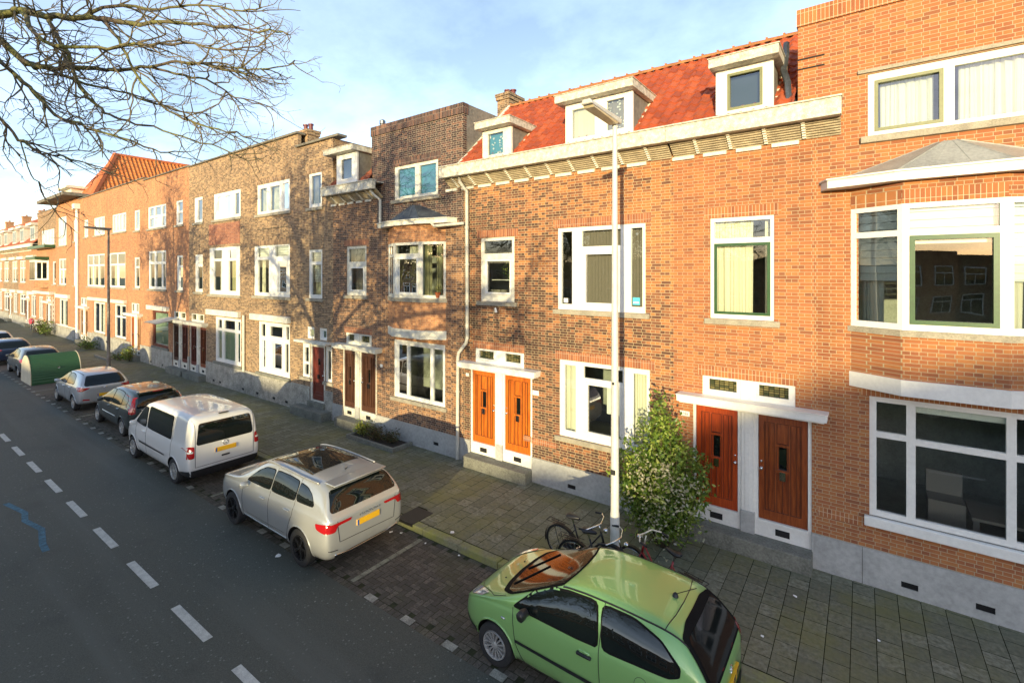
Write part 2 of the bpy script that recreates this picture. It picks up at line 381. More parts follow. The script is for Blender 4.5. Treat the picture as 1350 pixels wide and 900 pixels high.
    def build(s, name, mats, parent=None, off=(0, 0, 0), smooth=False, bevel=0, auto=None):
        if not isinstance(mats, (list, tuple)): mats = [mats]
        me = bpy.data.meshes.new(name)
        me.from_pydata([(x - off[0], y - off[1], z - off[2]) for x, y, z in s.v], [], s.f)
        for mm in mats: me.materials.append(M[mm] if isinstance(mm, str) else mm)
        me.polygons.foreach_set('material_index', s.m)
        if s.uv:
            l = me.uv_layers.new(name='UVMap')
            for i, lp in enumerate(me.loops): l.data[i].uv = s.uv[lp.vertex_index]
        me.update()
        bm = bmesh.new(); bm.from_mesh(me)
        if not s.uv:
            bmesh.ops.recalc_face_normals(bm, faces=bm.faces)
        if bevel:
            bmesh.ops.remove_doubles(bm, verts=bm.verts, dist=1e-5)
            es = [e for e in bm.edges if len(e.link_faces) == 2 and e.calc_face_angle(0) > .7]
            bmesh.ops.bevel(bm, geom=es, offset=bevel, segments=1, affect='EDGES', clamp_overlap=True)
        bm.to_mesh(me); bm.free()
        o = bpy.data.objects.new(name, me); COL.objects.link(o)
        if parent: o.parent = parent
        if smooth:
            for p in me.polygons: p.use_smooth = True
            if auto: me.set_sharp_from_angle(angle=R(auto))
        return o
def tag(o, label=None, cat=None, group=None, kind=None):
    if label: o['label'] = label
    if cat: o['category'] = cat
    if group: o['group'] = group
    if kind: o['kind'] = kind
    return o
def empty(name, loc, rz=0):
    o = bpy.data.objects.new(name, None); COL.objects.link(o); o.location = loc; o.rotation_euler = (0, 0, rz); o.empty_display_size = .3
    return o
def copy_tree(o, parent=None):
    c = o.copy(); COL.objects.link(c); c.parent = parent
    for ch in [x for x in bpy.data.objects if x.parent == o]: copy_tree(ch, c)
    return c
def text_obj(txt, name, size, mat, parent, loc, rot, off=.002):
    cu = bpy.data.curves.new(name, 'FONT'); cu.body = txt; cu.size = size; cu.align_x = 'CENTER'; cu.align_y = 'CENTER'; cu.extrude = off
    o = bpy.data.objects.new(name, cu); COL.objects.link(o)
    bpy.context.view_layer.update()
    me = bpy.data.meshes.new_from_object(o.evaluated_get(bpy.context.evaluated_depsgraph_get()))
    bpy.data.objects.remove(o); me.materials.clear(); me.materials.append(M[mat]); me.name = name
    q = bpy.data.objects.new(name, me); COL.objects.link(q); q.parent = parent; q.location = loc; q.rotation_euler = rot
    return q

# ------------------------------------------------------------------ frame of the street front
KA = .0105; N0 = 10.43; RA = -math.atan(KA)
def FP(x, y=0, z=0): return (x - KA * 0 * y, N0 - KA * x + y, z)

# ------------------------------------------------------------------ camera, light, sky
cam = bpy.data.cameras.new('camera'); co = bpy.data.objects.new('camera', cam); COL.objects.link(co); sc.camera = co
co.location = (0, 0, 5.38); co.rotation_euler = (R(90), 0, R(35.8))
cam.sensor_width = 36; cam.lens = 36 * 640 / 1350; cam.shift_y = -90 / 1350; cam.clip_end = 2000; cam.clip_start = .05
SUN_EL, SUN_K = 6.3, .375     # elevation; sideways run per metre towards the houses
tosun = Vector((SUN_K, -1, 0)).normalized() * math.cos(R(SUN_EL)) + Vector((0, 0, math.sin(R(SUN_EL))))
sl = bpy.data.lights.new('sun', 'SUN'); so = bpy.data.objects.new('sun', sl); COL.objects.link(so)
sl.energy = 5.0; sl.angle = R(.6); sl.color = (1, .83, .47); so.rotation_euler = tosun.to_track_quat('Z', 'Y').to_euler()
w = bpy.data.worlds.new('World'); sc.world = w; w.use_nodes = True
t = NT(w.node_tree); bg = w.node_tree.nodes['Background']
sky = t.n('ShaderNodeTexSky', sky_type='NISHITA'); sky.sun_disc = False; sky.sun_elevation = R(SUN_EL)
sky.sun_rotation = math.atan2(tosun.x, tosun.y); sky.altitude = 0; sky.air_density = 1.0; sky.dust_density = .35; sky.ozone_density = 1.5
g = t.n('ShaderNodeTexCoord').outputs['Generated']; s3 = t.n('ShaderNodeSeparateXYZ', {0: g})
zz = t.math('ADD', t.math('MAXIMUM', s3.outputs[2], 0.0), .25)
cv = t.n('ShaderNodeCombineXYZ', {0: t.math('DIVIDE', s3.outputs[0], zz), 1: t.math('DIVIDE', s3.outputs[1], zz)}).outputs[0]
cn = t.noise(cv, 1.3, 8, .6)
cf = t.math('MULTIPLY', t.math('SUBTRACT', cn, .39, clamp=True), 4.0, clamp=True)
cloud = t.mix(1.0, sky.outputs[0], (4.2, 3.4, 3.4), 'MULTIPLY')
skyc = t.mix(t.math('MULTIPLY', cf, .85), t.mix(1.0, sky.outputs[0], (2.3, 2.0, 1.95), 'MULTIPLY'), cloud)
lowf = t.math('SUBTRACT', 1.0, t.math('DIVIDE', t.math('MAXIMUM', s3.outputs[2], 0.0), .4), clamp=True)
t.link(t.mix(lowf, skyc, t.mix(1.0, skyc, (.82, .97, 1.32), 'MULTIPLY')), bg.inputs[0]); bg.inputs[1].default_value = .142
sc.view_settings.view_transform = 'Standard'; sc.view_settings.look = 'None'; sc.view_settings.exposure = .5; sc.view_settings.gamma = 1
sc.render.engine = 'CYCLES'

# ------------------------------------------------------------------ ground
b = MB(); b.quad((-700, -500, -.16), (500, -500, -.16), (500, 700, -.16), (-700, 700, -.16)); tag(b.build('ground', 'grass'), 'dark grassy land stretching away around the street', 'ground', kind='structure')
b = MB(); b.quad((-230, -2.4, -.12), (40, -2.4, -.12), (40, 5.2, -.12), (-230, 5.2, -.12)); tag(b.build('road', 'asphalt'), 'dark asphalt road with worn white centre dashes', 'road', kind='structure')
b = MB()
for i in range(-4, 60):
    s = 7.09 + (i) * 2.1
    if s > 120: break
    b.box(-s, -s + 1.22, 3.18, 3.31, -.118, -.114)
tag(b.build('centre_line', 'paintmark'), 'dashed white line painted along the road', 'road marking', kind='structure')
# clinker parking lane (herringbone)
KERB = lambda x: 7.1 - KA * x
b = MB(); b.quad((-230, 5.2, -.13), (40, 5.2, -.13), (40, KERB(40), -.13), (-230, KERB(-230), -.13)); tag(b.build('parking_strip_bed', 'joint'), 'dark sandy bed between the parking bricks', 'ground', kind='structure')
b = MB(); L_, W_ = .21, .105
def herring(x0, x1, y0, y1, b):
    n = 0; W = .1065
    # cell (i,j) of W-squares; pattern period 4: horizontal brick at (i+j)%4==0 covers (i,j),(i+1,j); vertical at (i+j)%4==2 covers (i,j),(i,j+1)
    ni = int((x1 - x0) / W); nj = int((y1 - y0) / W)
    for j in range(-1, nj + 1):
        for i in range(-1, ni + 1):
            r = (i - j) % 4
            if r == 0: a = (i, j, i + 2, j + 1)
            elif r == 3: a = (i, j, i + 1, j + 2)
            else: continue
            X0, Y0, X1, Y1 = x0 + a[0] * W + .004, y0 + a[1] * W + .004, x0 + a[2] * W - .004, y0 + a[3] * W - .004
            if Y0 < y0 or Y1 > KERB(X0) - .005 or X0 < x0 or X1 > x1: continue
            dz = rnd.uniform(-.003, .003)
            b.quad((X0, Y0, -.12 + dz), (X1, Y0, -.12 + rnd.uniform(-.003, .003)), (X1, Y1, -.12 + dz), (X0, Y1, -.12 + dz))
herring(-30, 2.5, 5.33, 8, b)
for i in range(0, 320):    # edge course beside the asphalt
    x = -30 + i * .1065 
    if x < 2.4: b.quad((x + .003, 5.2, -.119), (x + .1, 5.2, -.119), (x + .1, 5.32, -.119), (x + .003, 5.32, -.119))
b.quad((-230, 5.2, -.122), (-30, 5.2, -.122), (-30, KERB(-30), -.122), (-230, KERB(-230), -.122))
tag(b.build('parking_strip', 'clinker'), 'strip of dark herringbone paving bricks where the cars park', 'parking lane', kind='structure')
b = MB()
for k in range(-3, 60):
    s = 4.02 + k * .905
    if any(abs(-s - q) < .3 for q in (-7.39, -13.0, -19.3, -24.9)): continue
    b.quad((-s - .13, 5.21, -.113), (-s + .1, 5.21, -.113), (-s + .1, 5.34, -.113), (-s - .13, 5.34, -.113))
tag(b.build('parking_marks', 'marktile'), 'small worn white tiles along the edge of the parking strip', 'road marking', kind='structure')
b = MB()
for q in (-7.39, -13.0, -18.9, -24.3, -31.2):
    y = 5.36
    while y < 6.95: b.quad((q - .05, y, -.113), (q + .05, y, -.113), (q + .05, y + .2, -.113), (q - .05, y + .2, -.113)); y += .21
tag(b.build('bay_lines', 'linetile'), 'pale tile lines dividing the parking bays', 'road marking', kind='structure')
# kerb
b = MB(); x = 3.5
while x > -110:
    b.box(x - .985, x - .005, KERB(x), KERB(x) + .19, -.16, .005 + rnd.uniform(-.003, .003)); x -= 1.0
tag(b.build('kerb', 'kerb', bevel=.012), 'mossy yellow green concrete kerb', 'kerb', kind='structure')
# pavement
b = MB(); b.quad((-230, KERB(-230) + .15, -.012), (8, KERB(8) + .15, -.012), (8, N0 + .3, -.012), (-230, N0 + 3, -.012)); tag(b.build('pavement_bed', 'joint'), 'mossy joints beneath the pavement slabs', 'ground', kind='structure')
b = MB(); T = .303; i = 0; x = 3.2
while x > -75:
    y = KERB(x) + .2 - (T / 2 if i % 2 else 0); 
    while y < N0 - KA * x + .02:
        y0 = max(y, KERB(x) + .2); y1 = min(y + T, N0 - KA * x + .03)
        if y1 - y0 > .04:
            z = [rnd.uniform(-.004, .003) for _ in range(4)]
            if not (-8.3 < x < -7.75 and y0 < KERB(x) + .65):
                b.quad((x - T + .005, y0 + .004, z[0]), (x - .005, y0 + .004, z[1]), (x - .005, y1 - .004, z[2]), (x - T + .005, y1 - .004, z[3]))
        y += T
    x -= T; i += 1
tag(b.build('pavement', 'slab'), 'mossy grey pavement slabs in front of the houses', 'pavement', kind='structure')
b = MB(); b.box(-8.3, -7.8, KERB(-8) - .01, KERB(-8) + .6, -.05, .012); tag(b.build('gutter_plate', 'black'), 'dark square drain plate set into the mossy kerb', 'drain cover')
# blue paint trace on the road
b = MB(); P = [(-16.6, 2.33), (-15.6, 2.5), (-15.1, 2.42), (-14.3, 2.55), (-13.5, 2.42), (-13.1, 2.4)]
for i in range(len(P) - 1):
    (xa, ya), (xb, yb) = P[i], P[i + 1]; h = .09
    h = .055; b.quad((xa, ya - h, -.1165), (xb, yb - h, -.1165), (xb, yb + h, -.1165), (xa, ya + h, -.1165))
M['bluemark'] = simple('faded_blue_paint', (.06, .19, .27), .7, dirt=.35, scale=12)
tag(b.build('blue_paint_trace', 'bluemark'), 'faded blue paint streak on the asphalt', 'road marking', kind='structure')
# litter
for i, (x, y, sz) in enumerate([(-6.9, 7.45, .05), (-7.9, 6.95, .04), (-8.1, 6.85, .05), (-7.2, 6.98, .03), (-9.2, 5.0, .07), (-6.35, 7.05, .03), (-.9, 9.3, .035), (-1.2, 8.0, .03), (0.2, 8.9, .03), (-3.0, 9.7, .05)]):
    b = MB(); q = []
    for k in range(7):
        a = k * .9; r = sz * rnd.uniform(.6, 1.1); q.append((x + r * math.cos(a), y + r * math.sin(a), (-.11 if y < KERB(x) else .006) + rnd.uniform(0, .02)))
    b.add(q, [(0, 1, 2), (0, 2, 3), (0, 3, 4), (0, 4, 5), (0, 5, 6)])
    tag(b.build('litter', 'sign'), 'small scrap of white litter lying on the paving', 'litter', 'scraps of white litter')

# ------------------------------------------------------------------ houses
WALL_T = .14
def pantile(b, O, U, V, Wn, um, vm, mask=None, tw=.22, th=.3, n=6, amp=.036):
    O, U, V, Wn = Vector(O), Vector(U), Vector(V), Vector(Wn)
    if b.uv is None: b.uv = [(0, 0)] * len(b.v)
    us = [i * tw / n for i in range(int(um / tw * n) + 1)]
    rows = int(math.ceil(vm / th))
    for r in range(rows):
        v0, v1 = r * th, min((r + 1) * th, vm)
        ring = []
        for v_, lift in ((v0, -.02), (v0, .045), (v1, .006)):
            row = []
            for u in us:
                ph = (u / tw) % 1
                h = amp * (math.sin(2 * math.pi * ph) if ph < .5 else .45 * math.sin(2 * math.pi * ph)) + lift
                p = O + U * u + V * v_ + Wn * h; row.append(len(b.v)); b.v.append(tuple(p)); b.uv.append((u + 1e-4, (v0 + v1) / 2))
            ring.append(row)
        for a in range(2):
            for i in range(len(us) - 1):
                um_ = (us[i] + us[i + 1]) / 2
                if mask and not mask(um_, (v0 + v1) / 2): continue
                b.f.append((ring[a][i], ring[a][i + 1], ring[a + 1][i + 1], ring[a + 1][i])); b.m.append(0)
def drape(b, x0, x1, z0, z1, y=.22, amp=.03, per=.13, m=0):
    n = max(4, int((x1 - x0) / .02)); o = len(b.v); ph = rnd.random() * 6; q1, q2 = rnd.uniform(4, 9), rnd.uniform(.5, 1.1)
    for i in range(n + 1):
        x = x0 + (x1 - x0) * i / n; yy = y + amp * (.6 + .5 * math.sin(x * q1 * .7 + ph)) * math.sin(2 * math.pi * x / per + ph + q2 * math.sin(x * q1)) + amp * .4 * math.sin(2 * math.pi * x / per * 2.3 + ph)
        b.v += [(x, yy, z0), (x + .01 * math.sin(x * 20), yy * .8 + y * .2, z1)]
    for i in range(n): b.f.append((o + 2 * i, o + 2 * i + 2, o + 2 * i + 3, o + 2 * i + 1)); b.m.append(m)
def vslats(b, x0, x1, z0, z1, y=.2, w=.085):
    x = x0
    while x < x1 - .02: b.quad((x, y, z0), (x + w * .72, y + .04, z0), (x + w * .72, y + .04, z1), (x, y, z1)); x += w
def hbands(b, x0, x1, z0, z1, y=.17, h=.1):
    z = z1; k = 0
    while z > z0 + .02:
        zl = max(z0, z - h); b.quad((x0, y - .012, zl), (x1, y - .012, zl), (x1, y + .012, z - .008), (x0, y + .012, z - .008)); z -= h; k += 1
class House:
    def __init__(s, name, label, x0, x1, zt, brick, soldier, cat='house', group=None, upper=None, depth=9, side=None, split=None):
        s.x0, s.x1, s.zt, s.brick, s.soldier, s.depth, s.split = x0, x1, zt, brick, soldier, depth, split
        s.upper = upper; s.side = side or brick; s.xc = (x0 + x1) / 2; s.off = (s.xc, 0, 0)
        s.root = tag(empty(name, FP(s.xc), RA), label, cat, group); s.holes = []; s.extra = []
    def part(s, b, name, mats, parent=None, **k):
        return b.build(name, mats, parent or s.root, s.off, **k)
    def lintel(s, x0, x1, z, h=.21):
        b = MB(); b.box(x0, x1, -.004, .03, z + .002, z + h); s.part(b, 'lintel', s.soldier)
    def win(s, x0, x1, z0, z1, panes, sill=True, lintel=True, curt=None, sash=None, mat='white', glass='glass', sillmat='sill', y=.03, name='window', sd=.07, fr=None):
        s.holes.append((x0, x1, z0, z1))
        b = MB(); b.plate(x0 + .002, x1 - .002, z0 + .002, z1 - .002, panes, y, y + .07)
        # thin inner bead round each pane
        W = s.part(b, name, mat)
        b = MB()
        for p in panes: b.quad((p[0], y + .045, p[2]), (p[1], y + .045, p[2]), (p[1], y + .045, p[3]), (p[0], y + .045, p[3]))
        s.part(b, 'pane', glass, W)
        if sash:
            for i, mt in sash.items():
                p = panes[i]; b = MB(); q = .055 if (p[1] - p[0]) > .5 else .04
                b.plate(p[0] + .003, p[1] - .003, p[2] + .003, p[3] - .003, [(p[0] + q, p[1] - q, p[2] + q, p[3] - q)], y - .012, y + .04)
                s.part(b, 'sash', mt, W)
        for c in (curt or []): s.curtain(W, panes, *c)
        if sill:
            b = MB(); b.box(x0 - .1, x1 + .1, -sd, y + .02, z0 - .115, z0 - .002); s.part(b, 'sill', sillmat, W, bevel=.006)
        if lintel: s.lintel(x0 - .12, x1 + .12, z1)
        return W
    def curtain(s, W, panes, kind, idx, f0, f1, mat, zf=0.0):
        b = MB()
        for i in ([idx] if isinstance(idx, int) else idx):
            p = panes[i]; a, c = p[0] - .03 + (p[1] - p[0] + .06) * f0, p[0] - .03 + (p[1] - p[0] + .06) * f1
            z0, z1 = p[2] - .04 + (p[3] - p[2]) * zf, p[3] + .04
            if kind == 'drape': drape(b, a, c, z0, z1)
            elif kind == 'net': drape(b, a, c, z0, z1, .24, .012, .3)
            elif kind == 'slats': vslats(b, a, c, z0, z1)
            elif kind == 'bands': hbands(b, a, c, z0, z1)
            elif kind == 'flat': b.quad((a, .12, z0), (c, .12, z0), (c, .12, z1), (a, .12, z1))
        s.part(b, 'curtain' if kind in ('drape', 'net') else 'blind', mat, W)
    def door(s, x0, x1, z0, z1, mat, style=0, hinge=1, glasslike='glass', y=.06):
        b = MB(); w = x1 - x0
        g = (x0 + w * .42, x0 + w * .58, z0 + (z1 - z0) * .5, z0 + (z1 - z0) * .72)
        if style == 1: g = (x0 + w * .4, x0 + w * .62, z0 + (z1 - z0) * .66, z0 + (z1 - z0) * .78)
        b.plate(x0 + .004, x1 - .004, z0, z1, [g], y, y + .045)
        # raised boards; dark strips further down draw the groove shade
        st = .1 * w / .8
        b.box(x0 + .01, x0 + st, y - .02, y, z0 + .02, z1 - .01); b.box(x1 - st, x1 - .01, y - .02, y, z0 + .02, z1 - .01)
        b.box(x0 + st, x1 - st, y - .02, y, z0 + .02, z0 + .2); b.box(x0 + st, x1 - st, y - .02, y, z1 - .12, z1 - .01)
        if style == 0:
            for fx in (.36, .64): b.box(x0 + w * fx - .018, x0 + w * fx + .018, y - .03, y, z0 + .2, z1 - .12)
            for fx in (.22, .5, .78):
                z9 = g[2] - .02 if fx == .5 else z1 - .12
                b.box(x0 + w * fx - .008, x0 + w * fx + .008, y - .014, y, z0 + .2, z9)
            b.box(x0 + w * .36, x0 + w * .64, y - .035, y, g[2] - .05, g[2]); b.box(x0 + w * .36, x0 + w * .64, y - .035, y, g[3], g[3] + .04)
        else:
            for (c, d) in ((.14, .3), (.36, .6)): b.plate(x0 + st + .02, x1 - st - .02, z0 + (z1 - z0) * c, z0 + (z1 - z0) * d, [(x0 + st + .05, x1 - st - .05, z0 + (z1 - z0) * c + .03, z0 + (z1 - z0) * d - .03)], y - .015, y)
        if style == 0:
            for fx in (.14, .22, .34, .38, .5, .62, .66, .78, .86):  # raised dark strips paint the shade and old varnish of the grooves
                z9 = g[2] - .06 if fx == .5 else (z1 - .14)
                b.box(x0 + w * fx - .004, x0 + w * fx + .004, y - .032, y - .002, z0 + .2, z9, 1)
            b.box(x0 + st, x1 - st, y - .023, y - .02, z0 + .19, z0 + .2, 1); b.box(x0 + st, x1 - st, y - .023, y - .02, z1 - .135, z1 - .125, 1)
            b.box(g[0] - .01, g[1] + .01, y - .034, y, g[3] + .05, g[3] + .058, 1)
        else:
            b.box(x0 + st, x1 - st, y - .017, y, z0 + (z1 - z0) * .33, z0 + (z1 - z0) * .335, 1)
        D = s.part(b, 'door', [mat, 'groove_shade'], bevel=.002)
        b = MB(); b.quad((g[0], y + .02, g[2]), (g[1], y + .02, g[2]), (g[1], y + .02, g[3]), (g[0], y + .02, g[3])); b.quad((g[0], y + .04, g[2]), (g[1], y + .04, g[2]), (g[1], y + .04, g[3]), (g[0], y + .04, g[3]))
        s.part(b, 'pane', 'carglass', D)
        b = MB(); hx = x1 - st * .5 if hinge > 0 else x0 + st * .5; hz = z0 + .98
        b.lathe([(.001, -.05), (.022, -.048), (.03, -.035), (.026, -.02), (.012, -.012), (.012, 0), (.03, 0.002), (.03, .008)], (hx, y - .025, hz), 'y', 10)
        b.lathe([(.001, -.012), (.018, -.01), (.018, .005)], (hx, y - .025, hz + .14), 'y', 10)
        s.part(b, 'handle', 'chrome', D, smooth=True)
        b = MB(); b.box(x0 + w * .44, x0 + w * .56, y - .045, y - .02, z0 + .82, z0 + .98)
        s.part(b, 'letter_slot', 'chrome' if style == 0 else 'black', D)
        return D
    def door_pair(s, d1, d2, mat1, mat2, zd=(.62, 2.64), canopy=(-.25, .25), trans=None, step=(.28, .1), stepz=.3, frame=(.05, .06), post='white', transz=(2.88, 3.27), white='white'):
        # d1,d2 = (x0,x1) of the leaves; everything white round them is one frame
        fx0, fx1 = d1[0] - frame[0], d2[1] + frame[1]; z0, z1 = zd
        s.holes.append((fx0, fx1, stepz - .02, 2.74)); tz0, tz1 = transz
        tx0, tx1 = d1[0] + .14, d2[1] - .2
        s.holes.append((tx0, tx1, 2.74, tz1))
        b = MB()
        b.plate(fx0, fx1, stepz, 2.74, [(d1[0], d1[1], z0, z1), (d2[0], d2[1], z0, z1)], .02, .1)
        cx = (d1[1] + d2[0]) / 2; pw = (d2[0] - d1[1])
        b.box(cx - pw * .3, cx + pw * .3, -.015, .02, stepz, 2.74); b.box(cx - pw * .12, cx + pw * .12, -.03, -.015, stepz + .45, 2.74)
        for d in (d1, d2): b.box(d[0] + .0, d[1] - .0, .0, .02, z0 - .06, z0 - .001)
        F = s.part(b, 'door_frame', white, bevel=.003)
        b = MB(); b.box(cx - pw * .34, cx + pw * .34, -.04, .02, stepz, stepz + .42); s.part(b, 'post_base', 'stone', F, bevel=.006)
        for d in (d1, d2):
            m_ = (d[0] + d[1]) / 2; b = MB(); b.box(m_ - .12, m_ + .12, .012, .03, stepz + .08, stepz + .2); s.part(b, 'vent', 'dark', F)
        s.door(d1[0], d1[1], z0, z1, mat1, hinge=1); s.door(d2[0], d2[1], z0, z1, mat2, hinge=-1)
        # canopy
        b = MB(); b.prism_y([(fx0 + canopy[0], 2.74), (fx1 + canopy[1], 2.74), (fx1 + canopy[1] + .01, 2.87), (fx0 + canopy[0] - .01, 2.87)], -.3, .03)
        b.box(fx0 + canopy[0] + .04, fx1 + canopy[1] - .04, -.26, .02, 2.71, 2.74)
        b.box(fx0 + canopy[0] - .02, fx1 + canopy[1] + .02, -.32, .03, 2.87, 2.885)
        s.part(b, 'canopy', white, bevel=.004)
        p1, p2 = (tx0 + .13, (tx0 + cx) / 2 + .42 - .03, tz0 + .13, tz1 - .03), (cx + .17, tx1 - .09, tz0 + .13, tz1 - .03)
        p1 = (tx0 + .13, cx - .2, tz0 + .12, tz1 - .05); p2 = (cx + .2, tx1 - .11, tz0 + .12, tz1 - .05)
        b = MB(); b.plate(tx0, tx1, 2.886, tz1, [p1, p2], .015, .08); b.box(cx - .12, cx + .12, -.01, .015, 2.886, tz1)
        for p in (p1, p2): b.plate(p[0] - .03, p[1] + .03, p[2] - .03, p[3] + .03, [p], .0, .015)
        W = s.part(b, 'transom_window', white)
        b = MB()
        for p in (p1, p2): b.quad((p[0], .05, p[2]), (p[1], .05, p[2]), (p[1], .05, p[3]), (p[0], .05, p[3]))
        s.part(b, 'pane', 'leaded', W)
        s.lintel(tx0 - .1, tx1 + .02, tz1)
        b = MB(); b.box(fx0 - .0, fx1 + .02, -.36, .04, -.02, stepz); s.part(b, 'door_step', 'concrete', bevel=.012)
    def plinth(s, x0, x1, zt=.63, mat='stone', vents=(), y=-.035, zb=-.03, vz=.12):
        cuts = [q for q in s.holes if q[2] < zt]
        xs = [x0]
        segs = []; cur = x0
        for h in sorted(cuts):
            if h[1] <= x0 or h[0] >= x1: continue
            if h[0] > cur: segs.append((cur, h[0]))
            cur = max(cur, h[1])
        if cur < x1: segs.append((cur, x1))
        for a, c in segs:
            vv = [v for v in vents if a < v < c]
            b = MB(); b.plate(a, c, zb, zt, [(v - .11, v + .11, vz, vz + .1) for v in vv], y, .02)
            P = s.part(b, 'plinth', mat)
            for v in vv:
                b = MB(); b.quad((v - .11, y + .03, vz), (v + .11, y + .03, vz), (v + .11, y + .03, vz + .1), (v - .11, y + .03, vz + .1))
                for k in range(4): b.box(v - .11, v + .11, y + .004, y + .016, vz + .008 + k * .026, vz + .014 + k * .026)
                s.part(b, 'vent', 'dark', P)
    def finish(s, topz=None, coping=None, soldier_top=True, roof=True, intdepth=4.2, parx=None):
        x0, x1, zt = s.x0, s.x1, s.zt
        b = MB()
        if s.split:
            zs, up = s.split
            b.plate(x0, x1, -.03, zs, [h for h in s.holes if h[2] < zs], 0, WALL_T)
            b.plate(x0, x1, zs, zt, [h for h in s.holes if h[2] >= zs], 0, WALL_T, m=1)
            mats = [s.brick, up]
        else:
            b.plate(x0, x1, -.03, zt, s.holes, 0, WALL_T); mats = [s.brick]
        for e in s.extra: b.plate(e[0], e[1], e[2], e[3], [], e[4] if len(e) > 4 else 0, WALL_T, m=len(mats) - 1)
        s.part(b, 'wall', mats)
        b = MB(); a0, a1 = min([x0] + [e[0] for e in s.extra]), max([x1] + [e[1] for e in s.extra])
        b.quad((a0, WALL_T, -.03), (a0, s.depth, -.03), (a0, s.depth, zt), (a0, WALL_T, zt)); b.quad((a1, WALL_T, -.03), (a1, s.depth, -.03), (a1, s.depth, zt), (a1, WALL_T, zt))
        b.quad((a0, s.depth, -.03), (a1, s.depth, -.03), (a1, s.depth, zt), (a0, s.depth, zt))
        s.part(b, 'side_wall', s.side)
        if roof:
            b = MB(); b.quad((a0, .1, zt - .02), (a1, .1, zt - .02), (a1, s.depth, zt - .02), (a0, s.depth, zt - .02)); s.part(b, 'roof', 'bitumen')
        b = MB(); fl = [z for z in (.5, 3.55, 6.85, 10.0) if z < zt - .3]
        if len(fl) < 4 and zt > fl[-1] + 1.5: fl.append(zt - .2)
        for i in range(len(fl) - 1):
            z0, z1 = fl[i], fl[i + 1] - .12; X0, X1, Y0, Y1 = x0 + .06, x1 - .06, WALL_T + .01, intdepth
            b.quad((X0, Y0, z0), (X1, Y0, z0), (X1, Y1, z0), (X0, Y1, z0)); b.quad((X0, Y0, z1), (X1, Y0, z1), (X1, Y1, z1), (X0, Y1, z1))
            b.quad((X0, Y1, z0), (X1, Y1, z0), (X1, Y1, z1), (X0, Y1, z1)); b.quad((X0, Y0, z0), (X0, Y1, z0), (X0, Y1, z1), (X0, Y0, z1)); b.quad((X1, Y0, z0), (X1, Y1, z0), (X1, Y1, z1), (X1, Y0, z1))
        s.part(b, 'interior', 'room')
        if soldier_top:
            b = MB(); c0, c1 = parx or (a0, a1)
            b.box(c0 - .02, c1 + .02, -.035, .2, zt - .31, zt); s.part(b, 'parapet_band', s.soldier)
        if coping:
            b = MB(); c0, c1 = parx or (a0, a1); b.box(c0 - .05, c1 + .05, -.08, .3, zt, zt + .07); s.part(b, 'coping', coping, bevel=.01)

